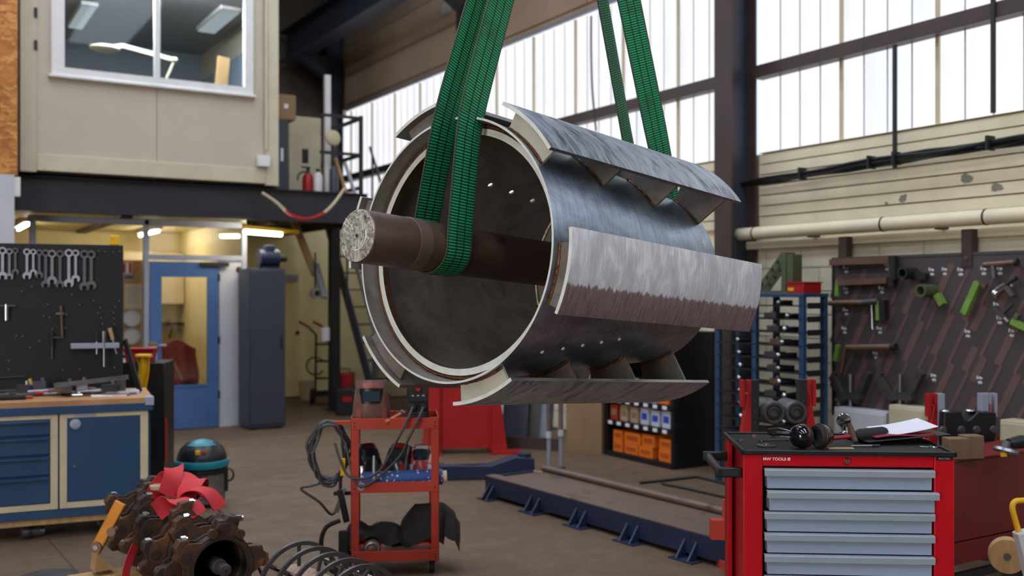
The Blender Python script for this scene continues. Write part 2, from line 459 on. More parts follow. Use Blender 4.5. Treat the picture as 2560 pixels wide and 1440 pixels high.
M_TUBE = emit('fluorescent_tube', (255,246,225), 55.0)
M_INK = mat('white_print', (240,238,236), .5, 0, .02, 20)

# ================================================================== THE BUILDING
XW = 6.6                     # inner face of the glazed long wall
YE = 17.4
structure(MB().bx(-9.2, 7.0, -9.8, YE, -.2, 0).build('floor', M_FLOOR, smooth=0), 'bare worn concrete workshop floor')
jp, jq = at_z(118, 1345, 0), at_z(214, 1456, 0)
MB().bar((jp.x, jp.y, .0), (jq.x, jq.y, .0), .008, .002).build('floor_joint', mat('joint_dirt', (58,48,42), .9), bpy.data.objects['floor'], smooth=0)
structure(MB().bx(-9.2, 7.0, -9.8, YE+.3, 8.0, 8.2).build('ceiling', M_ROOF, smooth=0), 'dark sheet roof of the hall')
structure(MB().bx(-9.4, -9.2, -9.8, -5.6, 0, 8).bx(-9.4, -9.2, -.4, YE, 0, 8).bx(-9.4, -9.2, -5.6, -.4, 4.7, 8).build('wall_left', M_CLAD, smooth=0), 'long wall with the open vehicle door')
structure(MB().bx(-9.2, 7.0, YE, YE+.2, 0, 8).build('wall_back', M_CLAD, smooth=0), 'dark end wall behind the mezzanine')
wf = MB()
wf.bx(-9.2, 7.0, -9.8, -9.6, 0, 8)
structure(wf.build('wall_front', M_CLAD, smooth=0), 'plain end wall behind the camera')
# roof lights
for i, (x0, y0) in enumerate(((-5.5, -7), (-5.5, 3.5), (-.2, -7), (-.2, 3.5), (3.6, -7), (3.6, 3.5))):
    w = structure(MB().bx(x0-.06, x0+1.36, y0-.06, y0+8.06, 7.95, 8.0).build('window_%d' % (i+5), M_DSTEEL, smooth=0), 'translucent roof light')
    MB().bx(x0, x0+1.3, y0, y0+8, 7.93, 7.949).build('pane', M_SKYL, w, smooth=0)
# the glazed long wall: blockwork, siding, glazing, cladding
wr = structure(MB().bx(XW+.03, XW+.3, -9.8, YE, 0, 2.86).build('wall_right', M_CREAM, smooth=0), 'cream long wall of blockwork and painted siding')
structure(MB().bx(XW+.0, XW+.3, -9.8, YE, 4.8, 8.0).build('wall_right_upper', M_CLADR, smooth=0), 'brown cladding above the glazing')
me = MB().bx(-.006, .03, 0, .395, 0, .192).mesh('block', M_BLOCK)
for r_ in range(10):
    for k in range(26):
        y = 1.4+k*.402+(.2 if r_ % 2 else 0)
        if y < 11.6: inst(me, 'block', wr, (XW, y, .03+r_*.2), (0, 0, 0))
for (y0, y1) in ((6.73, 11.38), (3.98, 6.49), (1.4, 3.94)):
    me = MB().bx(0, .05, 0, y1-y0, .006, .086).mesh('plank', M_CREAM)
    for k in range(7): inst(me, 'plank', wr, (XW-.02+random.uniform(-.003, .003), y0, 2.2+k*.093))
MB().bx(XW-.07, XW+.06, -9, 17, 2.0, 2.07).build('ledge', M_CREAM, wr, bevel=.006)
MB().bx(XW-.03, XW+.06, 3.93, 3.985, 2.1, 2.86).build('cover_strip', M_CREAM, wr)
# panels in the upper cladding
for k in range(4):
    for j, (y0, y1) in enumerate(((6.75, 9.1), (9.12, 11.38), (11.62, 13.9), (13.92, 16.2))):
        MB().bx(XW-.03, XW-.001, y0, y1, 4.86+k*.5, 5.345+k*.5).build('cladding_panel', M_CLADR, bpy.data.objects['wall_right_upper'], smooth=0)
sheet = {}
def glazing(n, y0, y1, step):
    w = structure(MB().bx(XW-.03, XW+.06, y0, y1, 2.86, 2.862).build('window_%d' % n, M_CREAM, smooth=0), 'tall strip of translucent corrugated glazing')
    MB().bx(XW-.11, XW+.02, y0, y1, 3.52, 3.63).build('glazing_rail', M_DSTEEL, w, bevel=.004)
    MB().bx(XW-.02, XW+.06, y0, y1, 4.76, 4.8).build('head_strip', M_GREYP, w)
    cnt = int(round((y1-y0)/step)); st = (y1-y0)/cnt
    g = .0045
    for zz0, zz1 in ((2.862, 3.54), (3.54, 4.76)):
        key = (round(st, 4), zz0)
        if key not in sheet:
            b = MB(); a = st-2*g
            b.prism([(0, 0), (.012, .012), (.012, a-.012), (0, a), (.016, a), (.03, a-.016), (.03, .016), (.016, 0)], 0, zz1-zz0)
            sheet[key] = b.mesh('pane', M_PANE, 0)
        for k in range(cnt): inst(sheet[key], 'pane', w, (XW+.01, y0+k*st+g, zz0))
    ms = MB().bx(0, .03, -g-.001, g+.001, 0, 1.875).mesh('seam', M_GREYP, 0)
    mt = MB().bx(-.012, .03, -.014, .014, 0, 1.875).mesh('batten', M_BEIGE, 0)
    for k in range(1, cnt):
        inst(mt if k % 4 == 0 else ms, 'batten' if k % 4 == 0 else 'seam', w, (XW+.008, y0+k*st, 2.862))
    return w
glazing(1, 11.62, 16.28, .22)
glazing(2, 6.73, 11.38, .22)
glazing(3, 2.02, 6.49, .22)
glazing(4, -9.4, 1.75, 1.4)
# steel columns, crane runway
def column(y, label):
    b = MB().bx(XW-.35, XW-.33, y-.108, y+.108, 0, 8).bx(XW-.06, XW-.04, y-.108, y+.108, 0, 8)
    o = structure(b.build('column', [M_DSTEEL], smooth=0), label)
    MB().bx(XW-.33, XW-.06, y-.008, y+.008, 0, 8).build('web', M_BSTEEL, o, smooth=0)
    return o
column(6.61, 'brown steel column between the two glazed bays')
column(11.5, 'steel column behind the green slings')
column(16.4, 'far steel column beside the mezzanine')
column(1.9, 'steel column in the near bay'); column(-3.0, 'steel column behind the camera')
rb = MB().bx(5.72, 6.02, -9, 17.2, 5.68, 5.71).bx(5.86, 5.88, -9, 17.2, 5.71, 6.19).bx(5.72, 6.02, -9, 17.2, 6.19, 6.22)
rb = structure(rb.build('crane_runway_beam', M_BSTEEL, smooth=0), 'steel runway beam of the overhead crane')
for y in (6.61, 11.5, 16.4):
    b = MB(); b.prism([(5.7, 5.68), (XW-.34, 5.68), (XW-.34, 5.3)], y-.1, y+.1, Matrix(((1,0,0,0),(0,0,1,0),(0,1,0,0),(0,0,0,1)))); b.build('bracket', M_BSTEEL, rb)
lab = on_x(1108, 20, XW-.1)
MB().box((XW-.05, lab.y, lab.z), (.03, .22, .16)).build('notice_plate', M_PALE, bpy.data.objects['wall_right_upper'], bevel=.004)
# pipes and cables on the long wall
pipe = thing('air_duct', 'cream pipe duct with dark joints along the long wall above the tool panel', 'duct', (XW-.16, 6.6, 2.13))
b = MB(Tm(-(XW-.16), -6.6, -2.13))
b.cyl((XW-.16, 1.2, 2.135), (XW-.16, 6.66, 2.135), .055, n=20); b.build('pipe', M_CREAM, pipe)
for y in (6.4, 5.05, 4.2, 3.3):
    MB(Tm(-(XW-.16), -6.6, -2.13)).cyl((XW-.16, y-.007, 2.135), (XW-.16, y+.007, 2.135), .058, n=20).build('joint', M_DARK, pipe)
for y in (5.8, 4.6, 3.0):
    MB(Tm(-(XW-.16), -6.6, -2.13)).bx(XW-.16, XW-.025, y-.012, y+.012, 2.07, 2.10).build('bracket', M_DSTEEL, pipe)
cb = thing('cable_bundle', 'sagging bundle of black cables running along the cream siding', 'cables', (XW-.1, 6.6, 2.5))
for k in range(6):
    pts = []
    for i in range(25):
        y = 7.1-i*.24
        z = 2.565+.012*math.sin(i*.42+k)+.011*(k//2)+.0055*i
        pts.append((-.016*(k % 3), y-6.6, z-2.5+.01*math.sin(i*1.3+k*2)))
    MB().tube(pts, .0145, 6).build('cable', M_BLACK, cb)
for y in (5.9, 5.2, 4.97, 4.2, 3.6): MB().box((-.02, y-6.6, 2.585+.0055*(7.1-y)/.24-2.5), (.09, .02, .10)).build('cable_clip', M_DARK, cb)
for (u, v0, v1, lb) in ((2237, 112, 420, 'thin dark vertical conduit crossing the near glazing'), (2483, -60, 282, 'black vertical conduit on the near glazing close to the frame edge')):
    p, q = on_x(u, v0, XW-.12), on_x(u, v1, XW-.12)
    MBo = MB().cyl((0, 0, 0), (0, 0, p.z-q.z), .018, n=10).build('conduit', M_DARK); MBo.location = q; tag(MBo, lb, 'conduit')
p, q = on_x(1478, 40, XW-.1), on_x(1480, 330, XW-.1)
o = MB().tube(spline([Vector((0, 0, 0)), (0, .0, (q.z-p.z)*.3), (-.02, -.05, (q.z-p.z)*.65), (0, -.09, q.z-p.z)]), .012, 6).build('hanging_wire', M_CABLE)
o.location = p; tag(o, 'thin dark wire hanging in front of the middle glazing', 'wire')
# paint chips on the siding
for (u, v, s_) in ((2258, 495, .05), (2418, 445, .05), (2495, 468, .05), (2217, 508, .02)):
    p = on_x(u, v, XW-.024); b = MB()
    b.prism([(s_*math.cos(a)*random.uniform(.45, 1.2), s_*math.sin(a)*random.uniform(.3, .9)) for a in [i*PI/6 for i in range(12)]], 0, .004, Matrix(((0,0,-1,0),(1,0,0,0),(0,1,0,0),(0,0,0,1))))
    b.build('bare_patch', mat('bare_grey_patch', (128,124,114), .8, 0, .15, 20), wr, smooth=0).location = p

# ================================================================== MEZZANINE AND SITE CABIN
MZ = 2.86
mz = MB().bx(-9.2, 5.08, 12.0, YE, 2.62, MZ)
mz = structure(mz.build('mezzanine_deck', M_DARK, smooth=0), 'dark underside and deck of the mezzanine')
b = MB().bx(-9.2, 5.1, 11.86, 11.88, 2.5, 2.88).bx(-9.2, 5.1, 11.80, 11.94, 2.86, 2.862).bx(-9.2, 5.1, 11.80, 11.94, 2.49, 2.515)
b.build('edge_beam', M_MZ, mz, smooth=0)
b = MB().bx(5.08, 5.1, 11.9, 17, 2.5, 2.88); b.build('side_beam', M_MZ, mz, smooth=0)
for x in (-1.2, .6, 2.2, 3.9): MB().bx(x-.06, x+.06, 11.95, YE, 2.46, 2.62).build('joist', M_RUSTD, mz, smooth=0)
for (x, y, lb) in ((5.1, 13.0, 'black square steel post carrying the mezzanine corner'), (.75, 12.0, 'dark steel post carrying the mezzanine beside the tool panel')):
    o = structure(MB().bx(-.065, .065, -.065, .065, .012, 2.5).bx(-.12, .12, -.12, .12, 0, .012).build('mezzanine_post', M_DARK, bevel=.004), lb); o.location = (x, y, 0)
YC = 11.74                               # front of the site cabin
xa, xb_ = on_y(50, 300, YC).x, on_y(697, 300, YC).x
zb, zt = 2.9, 5.6
def wy(u, v, Y=YC): return on_y(u, v, Y)
cabin = thing('site_cabin', 'cream site cabin with a wide white-framed window standing on the mezzanine', 'cabin', (xa, YC, zb))
def CB(): return MB(Tm(-xa, -YC, -zb))
wx0, wx1 = wy(128, 100).x, wy(632, 100).x
wz0 = wy(380, 212).z; wz1 = 5.26
sx = wy(393, 300).x
b = CB().bx(xa+.14, sx-.003, YC+.02, YC+.06, zb+.2, wz0).build('panel', M_CAB, cabin)
b = CB().bx(sx+.003, xb_-.14, YC+.02, YC+.06, zb+.2, wz0).build('panel', M_CAB, cabin)
CB().bx(xa+.14, wx0, YC+.02, YC+.06, wz0, wz1).build('panel', M_CAB, cabin)
CB().bx(wx1, xb_-.14, YC+.02, YC+.06, wz0, wz1).build('panel', M_CAB, cabin)
CB().bx(xa+.14, xb_-.14, YC+.02, YC+.06, wz1, zt-.1).build('panel', M_CAB, cabin)
for x0 in (xa, xb_-.16): CB().bx(x0, x0+.16, YC, YC+.16, zb, zt).build('corner_post', M_CABF, cabin, bevel=.006)
CB().bx(xa+.16, xb_-.16, YC, YC+.1, zb+.02, zb+.2).build('bottom_rail', M_CABF, cabin, bevel=.006)
CB().bx(xa, xb_, YC, YC+.16, zt-.12, zt).build('top_rail', M_CABF, cabin)
CB().bx(xa+.02, xb_-.02, YC+.06, 15.2, zb-.0, zb+.1).build('cabin_floor', M_RUSTD, cabin, smooth=0)
M_CWALL = mat('cabin_inner_wall', (128,140,152), .7, 0, .05, 3)
M_CCEIL = mat('cabin_ceiling', (172,170,166), .7, 0, .05, 2)
CB().bx(xa+.02, xb_-.02, 15.1, 15.2, zb+.1, 5.15).build('cabin_rear_wall', M_CWALL, cabin, smooth=0)
CB().bx(xa, xa+.06, YC+.16, 15.2, zb, zt).build('cabin_side_wall', M_CAB, cabin, smooth=0)
CB().bx(xb_-.06, xb_, YC+.16, 15.2, zb, zt).build('cabin_side_wall', M_CAB, cabin, smooth=0)
CB().bx(xa, xb_, YC+.06, 15.2, 5.15, 5.3).build('cabin_roof', M_CCEIL, cabin, smooth=0)
for k in range(9):
    CB().bx(xb_-.085, xb_-.062, 12.1+k*.33, 12.4+k*.33, zb+.7, 4.75).build('wall_slat', M_CWALL, cabin, smooth=0)
fr = CB().bx(wx0, wx0+.13, YC-.025, YC+.07, wz0+.085, wz1-.1).bx(wx1-.10, wx1, YC-.025, YC+.07, wz0+.085, wz1-.1).bx(wx0, wx1, YC-.025, YC+.07, wz0, wz0+.085).bx(wx0, wx1, YC-.025, YC+.07, wz1-.1, wz1)
fr = fr.build('window_frame', M_WHITE, cabin)
CB().bx(sx-.03, sx+.03, YC-.02, YC+.06, wz0+.08, wz1-.1).build('mullion', M_WHITE, fr, bevel=.004)
CB().bx(wx0+.13, sx-.03, YC+.02, YC+.026, wz0+.085, wz1-.1).build('pane', M_GLASS, fr, smooth=0)
CB().bx(sx+.03, wx1-.10, YC+.02, YC+.026, wz0+.085, wz1-.1).build('pane', M_GLASS, fr, smooth=0)
CB().bx(wx0-.03, wx1+.03, YC-.05, YC+.02, wz0-.03, wz0).build('sill', M_WHITE, fr, bevel=.004)
cx_ = wy(664, 100).x
CB().cyl((cx_, YC-.02, zb+.42), (cx_, YC-.02, zt), .018, n=10).build('conduit', M_CABF, cabin)
p = wy(656, 404)
CB().bx(p.x-.075, p.x+.075, YC-.07, YC, p.z-.065, p.z+.065).build('junction_box', M_WHITE, cabin, bevel=.008)
p = wy(84, 20); CB().box((p.x+.02, YC-.005, 4.6), (.03, .02, .1)).build('hinge', M_DARK, cabin)
p = wy(84, 112); CB().box((p.x+.02, YC-.005, p.z), (.03, .02, .1)).build('hinge', M_DARK, cabin)
# inside the cabin
for (u, v, Y, w_, lb) in ((205, 62, 13.6, .2, 'white ceiling light seen through the cabin window beside the lamp'), (545, 8, 12.9, .26, 'white ceiling light seen at the top of the cabin window')):
    p = on_y(u, v, Y)
    o = thing('ceiling_light', lb, 'light', (p.x, Y, 5.145), 0, 'cabin ceiling lights')
    MB().bx(-w_/2, w_/2, -.6, .6, -.05, -.001).build('housing', M_WHITE, o, bevel=.005)
    MB().bx(-w_/2+.02, w_/2-.02, -.57, .57, -.07, -.05).build('diffuser', emit('cabin_diffuser_%d' % u, (225,232,235), .55), o, bevel=.005)
o = thing('ceiling_light', 'unseen fill strip light added over the cabin window head', 'light', ((xa+xb_)/2, YC+.14, 5.145), 0, 'cabin ceiling lights')  # out of sight above the glass, added only to brighten the cabin interior
MB().bx(-.7, .7, -.05, .05, -.03, -.001).build('housing', M_WHITE, o); MB().bx(-.68, .68, -.04, .04, -.045, -.03).build('diffuser', emit('cabin_fill_strip', (230,238,245), 300.0), o)
dk = thing('desk', 'dark desk inside the cabin under the window', 'desk', (xa+.2, YC+.25, zb+.1))
MB().bx(0, 2.35, 0, .7, .55, .59).build('desktop', M_SLATE, dk)
for x in (.05, 2.25): MB().bx(x, x+.05, .05, .65, 0, .55).build('leg', M_SLATE, dk)
zd = zb+.69
p0 = on_y(418, 192, YC+.45); q0 = on_y(437, 150, YC+.45); r0 = on_y(305, 114, YC+.45); h0 = on_y(262, 121, YC+.45)
lp = thing('arm_lamp', 'cream jointed magnifier lamp inside the cabin window', 'lamp', (p0.x, p0.y, zd))
L0 = Tm(-p0.x, -p0.y, -zd)
MB(L0).cyl((p0.x, p0.y, zd), (p0.x, p0.y, zd+.03), .06).build('base', M_CABF, lp)
MB(L0).tube([(p0.x, p0.y, zd+.03), p0, q0], .016, 8).build('lower_arm', M_CABF, lp)
MB(L0).bar(q0, r0, .035, .05).build('upper_arm', M_CABF, lp)
MB(L0).ball(q0, .035).build('joint', M_CABF, lp)
MB(L0).ball(h0, (.17, .14, .045), 20, 8).build('lamp_head', M_CABF, lp)
MB(L0).bar(r0, h0, .04, .05).build('neck', M_CABF, lp)
p = on_y(543, 175, YC+.6)
o = MB().bx(-.075, .075, -.02, .02, 0, p.z+.17-zd).build('wooden_board', M_PLY, bevel=.004); place(o, (p.x, p.y, zd), 0, 0, R(5)); tag(o, 'upright light wooden board on the desk inside the cabin', 'board')
p = on_y(580, 190, YC+.6)
fg = thing('small_statue', 'small dark figurine standing on the desk behind the cabin glass', 'figurine', (p.x, p.y, zd))
MB().tube([(-.04, 0, 0), (-.03, 0, .12), (-.005, 0, .22)], [.02, .018, .028], 8).tube([(.05, 0, 0), (.03, 0, .12), (.005, 0, .22)], [.02, .018, .028], 8).build('legs', M_DARK, fg)
MB().tube([(0, 0, .2), (0, 0, .28), (.0, 0, .36)], [.035, .045, .03], 10).tube([(.03, 0, .33), (.08, 0, .27), (.06, -.03, .22)], .014, 6).build('torso', M_DTOOL, fg)
MB().ball((0, 0, .4), .03, 10, 8).build('head', M_DTOOL, fg)
MB().bx(-.08, .1, -.05, .05, -.0, .012).build('plinth', M_WHITE, fg)
# OSB box and white wall panel left of the cabin
o = structure(MB().bx(-1.2, xa-.05, YC-.3, YC-.24, on_y(20, 437, YC-.3).z, 5.6).build('trim_1', M_OSB, smooth=0), 'orange OSB boarding beside the cabin')
o = structure(MB().bx(-1.2, on_y(36, 500, YC-.32).x, YC-.32, YC-.26, on_y(20, 580, YC-.3).z-.4, on_y(20, 436, YC-.32).z).build('trim_2', M_PALE, smooth=0), 'white panel under the OSB boarding')
p = on_y(43, 467, YC-.3); o = MB().bx(-.03, .03, -.03, 0, -.1, .1).build('switch_box', M_WHITE, bevel=.004); o.location = (p.x, YC-.27, p.z); tag(o, 'small white box fixed beside the OSB boarding', 'box')
# mezzanine railing
rl = thing('guard_railing', 'dark steel guard railing around the open corner of the mezzanine', 'railing', (5.05, 11.95, 2.862))
for y in (0, 1.5, 3.0, 4.4): MB().bx(-.022, .022, y-.022, y+.022, 0, 1.02).build('post', M_DARK, rl)
for z in (.99, .52, .1): MB().bx(-.02, .02, 0, 4.4, z-.02, z+.02).build('rail', M_DARK, rl)
for z in (.99, .52): MB().bx(-.55, 0, -.018, .018, z-.018, z+.018).build('rail', M_DARK, rl)
# goods stored on the mezzanine
def crate(name, u0, u1, v0, v1, Y, dep, m, lb, cat, z0=2.862):
    a, c = on_y(u0, (v0+v1)/2, Y), on_y(u1, (v0+v1)/2, Y); zt_ = on_y((u0+u1)/2, v0, Y).z; zb_ = max(z0, on_y((u0+u1)/2, v1, Y).z) if z0 is None else z0
    o = thing(name, lb, cat, ((a.x+c.x)/2, Y+dep/2, zb_)); w = (c.x-a.x)/2; h = zt_-zb_
    MB().bx(-w, w, -dep/2, dep/2, 0, h).build('body', m, o, bevel=.01)
    MB().bx(-w*.2, w*.2, -dep/2-.004, -dep/2, h*.45, h*.62).build('label_mark', M_DARK if m is M_BEIGE else M_PAPER, o, smooth=0)
    return o, h
o, h = crate('cardboard_carton', 722, 803, 292, 455, 13.1, .5, M_BEIGE, 'large pale cardboard carton behind the mezzanine railing', 'carton')
o, h = crate('storage_case', 690, 720, 298, 458, 12.45, .5, M_SLATE, 'dark grey case on the mezzanine beside the cabin corner', 'case')
crate('cardboard_carton', 690, 740, 236, 292, 12.45, .4, M_CARD, 'brown cardboard carton on top of the dark grey case', 'carton', o.location.z+h)
p = on_y(818, 330, 12.9); o = MB().bx(-.04, .04, -.03, .03, 0, on_y(818, 188, 12.9).z-2.862).build('white_board', M_WHITE); place(o, (p.x, 12.9, 2.861)); tag(o, 'tall narrow white board standing on the mezzanine against the dark column', 'board')
p = on_y(832, 345, 12.7); o = thing('dial_stand', 'small round cream dial on a stand on the mezzanine', 'dial', (p.x, 12.7, 2.861))
MB().cyl((0, 0, 0), (0, 0, p.z-2.862), .02).build('stand', M_DARK, o); MB().ball((0, 0, p.z-2.862), (.11, .04, .11)).build('dial', M_BEIGE, o)
p = on_y(770, 440, 12.6)
fe = thing('fire_extinguisher', 'red fire extinguisher standing on the mezzanine deck', 'fire extinguisher', (p.x, 12.6, 2.862))
MB().lathe([(0, 0), (.07, 0), (.075, .02), (.075, .26), (.05, .31), (.025, .33), (0, .33)], 16).build('cylinder', M_DRED, fe)
MB().box((0, 0, .36), (.04, .03, .06)).bx(-.09, .03, -.012, .012, .39, .41).build('valve', M_DARK, fe)
MB().tube(arc((-.05, 0, .25), .09, 60, 200, 6), .012, 6).build('hose', M_BLACK, fe)
for (u, v, m, lb) in ((795, 440, M_WHITE, 'small white canister beside the fire extinguisher'), (835, 425, M_SLATE, 'grey canister near the railing corner on the mezzanine')):
    p = on_y(u, v, 12.5); o = thing('canister', lb, 'canister', (p.x, 12.5, 2.862)); h = max(.1, p.z-2.862)
    MB().lathe([(0, 0), (.06, 0), (.06, h), (.03, h+.05), (0, h+.05)], 14).build('body', m, o); MB().cyl((0, 0, h+.05), (0, 0, h+.09), .028).build('cap', M_DARK, o)
for (ua, va, ub, vb, m, lb) in ((838, 395, 868, 462, M_PLY, 'slanting wooden lath leaning inside the railing'), (862, 405, 890, 465, M_PALE, 'slanting pale lath leaning near the railing corner post')):
    a, c = on_y(ua, va, 12.1), on_y(ub, vb, 12.1); c.z = 2.861
    o = MB(Tm(*(-c))).bar(c, a, .05, .03).build('lath', m); o.location = c; tag(o, lb, 'lath')
# hose loop hanging under the mezzanine beam
pts = [on_y(u, v, 11.6) for u, v in ((655, 482), (690, 505), (725, 535), (765, 547), (805, 535), (835, 508), (862, 470))]
hz = thing('hanging_hose', 'red and pale hose hanging in a loop from the mezzanine beam', 'hose', pts[0])
sp_ = spline(pts, 6); k1, k2 = 10, 25
for seg, m in ((sp_[:k1+1], M_BEIGE), (sp_[k1:k2+1], M_DRED), (sp_[k2:], M_BEIGE)): MB(Tm(*(-pts[0]))).tube(seg, .018, 8).build('hose_length', m, hz)
# ================================================================== PARTITION, BACK ROOM, CORRIDOR
YP = 12.1
def gy(u, v): return on_y(u, v, YP)
def ux(u): return on_y(u, 700, YP).x
zdo = 1.98                                            # door head
part = structure(MB().bx(-3.0, ux(318), YP, YP+.08, 0, .9).build('wall_partition', M_PALE, smooth=0), 'partition with blue door and glazing under the mezzanine')
def PP(u0, u1, z0, z1, name, m, par=part, y0=0.0, y1=.09, bev=.003): return MB().bx(ux(u0), ux(u1), YP+y0, YP+y1, z0, z1).build(name, m, par, bevel=bev)
PP(360, 372, 0, 2.46, 'frame_post', M_GREYP, y0=-.02); PP(604, 616, 0, 2.46, 'frame_post', M_GREYP, y0=-.02)
PP(372, 604, zdo+.02, zdo+.08, 'transom_bar', M_GREYP, y0=-.02); PP(70, 616, 2.40, 2.47, 'head_bar', M_GREYP, y0=-.02)
PP(75, 90, .9, 2.42, 'frame_post', M_GREYP); PP(70, 362, .86, .93, 'sill_bar', M_GREYP)
PP(372, 604, zdo+.08, 2.40, 'pane', M_GLASS2, y0=.03, y1=.036, bev=0); PP(90, 360, .93, 2.40, 'pane', M_GLASS2, y0=.03, y1=.036, bev=0)
PP(548, 604, 0, zdo+.02, 'filler_panel', M_PALE, y0=.0)
for z in (.55, 1.05): 
    b = MB(); p = ux(600); b.bx(p-.02, p+.015, YP-.004, YP+.0, z, z+.35); b.build('red_stain', M_DRED, part, smooth=0)
MB().ball((ux(597), YP-.01, 1.9), (.035, .02, .035)).build('sounder', M_DARK, part)
# the blue door
d0, d1 = ux(374), ux(545)
dr = structure(MB().bx(d0, d0+.13, YP-.03, YP+.02, .01, zdo).bx(d1-.13, d1, YP-.03, YP+.02, .01, zdo).bx(d0+.13, d1-.13, YP-.03, YP+.02, .01, .52).bx(d0+.13, d1-.13, YP-.03, YP+.02, 1.82, zdo).build('door_1', M_DBLUE, bevel=.003), 'blue door with a tall glass pane')
MB().bx(d0+.13, d1-.13, YP-.01, YP-.004, .52, 1.82).build('pane', M_GLASS2, dr, smooth=0)
for a in (.5, 1.8): MB().bx(d0+.12, d1-.12, YP-.036, YP-.03, a, a+.03).build('bead', M_DBLUE, dr)
for z in (.35, 1.0, 1.75): MB().cyl((d1+.004, YP-.035, z), (d1+.004, YP-.035, z+.09), .012, n=8).build('hinge', M_DARK, dr)
MB().tube([(d0+.07, YP-.03, 1.0), (d0+.07, YP-.08, 1.0), (d0+.17, YP-.08, 1.0)], .011, 8).build('handle', M_CHROME, dr)
MB().bx(d1-.22, d1+.12, YP-.06, YP-.03, zdo-.05, zdo+.0).build('door_closer', M_DARK, dr, bevel=.004)
# back room
rm = structure(MB().bx(-3.0, 3.62, 15.3, 15.4, 0, 2.62).build('wall_room', M_YWALL, smooth=0), 'yellow lit wall of the room behind the door')
structure(MB().bx(3.56, 3.64, YP+.1, 15.3, 0, 2.62).build('wall_room_side', M_YWALL, smooth=0))
structure(MB().bx(-3.0, 3.6, YP, 15.3, 2.5, 2.6).build('ceiling_room', M_YWALL, smooth=0))
structure(MB().bx(-3.1, -3.0, YP, 15.3, 0, 2.62).build('wall_room_end', M_YWALL, smooth=0))
for (x, y, lb) in ((1.3, 13.6, 'lit ceiling tube in the room behind the partition glass'), (2.9, 14.2, 'lit ceiling tube behind the glass above the blue door')):
    o = thing('tube_light', lb, 'light', (x, y, 2.495), 0, 'lit tubes in the back room')
    MB().bx(-.05, .05, -.6, .6, -.05, 0).build('housing', M_WHITE, o); MB().cyl((0, -.58, -.07), (0, .58, -.07), .018, n=10).build('tube', M_TUBE, o)
# cupboards and shelf in the room, seen through the door
o = thing('wall_shelf', 'dark shelf on the yellow wall seen through the blue door', 'shelf', (3.2, 14.95, 1.15))
MB().bx(-.7, .35, 0, .33, 0, .03).build('board', M_DARK, o)
for x in (-.5, .2): MB().bar((x, .3, -.2), (x, .05, -.02), .02, .02).build('bracket', M_DARK, o)
o = thing('wall_cabinet', 'cream wall cupboard seen through the glass of the blue door', 'cupboard', (3.15, 14.95, 1.45))
MB().bx(-.45, .4, 0, .33, 0, .75).build('body', M_BEIGE, o, bevel=.005)
for x in (-.44, -.01): MB().bx(x, x+.4, -.015, 0, .01, .74).build('door', M_CREAM, o, bevel=.003)
p = on_y(440, 930, 12.9)
jk = thing('draped_chair', 'chair draped with a red jacket behind the glass of the blue door', 'chair', (p.x, 12.9, 0))
b = MB().grid(lambda a, c: (-.24+.48*a+.03*math.sin(c*5), .06*math.sin(a*9)-.12*c, .35+.68*c-(.12*abs(a-.5)*2)**1.5*c*3), 12, 12, .03); b.build('jacket', mat('faded_red_cloth', (176,84,78), .8, 0, .15, 8, .3, 40), jk)
b = MB().tube([(-.12, -.06, .95), (-.02, -.10, .68), (.06, -.08, .52)], .014, 6); b.build('strap', M_BEIGE, jk)
for x in (-.2, .2):
    for y in (-.05, .35): MB().bx(x-.018, x+.018, y-.018, y+.018, 0, .45).build('leg', M_DARK, jk)
MB().bx(-.23, .23, -.07, .38, .44, .48).build('seat', M_DARK, jk)
# notices behind the left glazing
def notice(u0, u1, v0, v1, m, lb, name='poster', Y=YP+.30, extra=None):
    a, c = on_y(u0, v1, Y), on_y(u1, v0, Y)
    o = thing(name, lb, 'poster', ((a.x+c.x)/2, Y, a.z)); w, h = (c.x-a.x)/2, c.z-a.z
    MB().bx(-w, w, 0, .006, 0, h).build('sheet', m, o, smooth=0)
    for (x0, x1, y0, y1, mm) in (extra or []): MB().bx(-w+2*w*x0, -w+2*w*x1, -.002, 0, h*y0, h*y1).build('print', mm, o, smooth=0)
    return o
cork = structure(MB().bx(on_y(240, 700, YP+.34).x, on_y(357, 700, YP+.34).x, YP+.31, YP+.34, .0, 2.0).build('wall_pinboard', mat('cork_board', (176,126,66), .8, 0, .15, 30), smooth=0), 'cork pinboard behind the partition glass')
notice(306, 330, 656, 684, M_PAPER, 'small red and white notice behind the glass', extra=[(.05, .35, .05, .95, M_DRED), (.65, .95, .05, .95, M_DRED)])
notice(308, 337, 686, 700, M_GREYP, 'small grey green photo below the red and white notice', extra=[(.1, .9, .2, .8, M_DGRN)])
notice(312, 354, 710, 772, M_BEIGE, 'pale printed sheet pinned above the round dial', extra=[(.12, .88, y, y+.04, M_GREYP) for y in (.2, .3, .4, .5, .6, .7, .8)])
for (v, r_, lb) in ((795, .095, 'round pale dial behind the partition glass, the upper one'), (840, .09, 'round pale dial behind the partition glass, the lower one')):
    p = on_y(330, v, YP+.28); o = thing('round_dial', lb, 'dial', (p.x, YP+.3, p.z), 0, 'dials behind the glass')
    MB().cyl((0, -.02, 0), (0, 0, 0), r_, n=24).build('face', M_PALE, o); MB().lathe([(r_, -.01), (r_+.01, -.01), (r_+.01, .03), (r_, .03)], 24, Rm(90, 'X')).build('rim', M_GREYP, o)
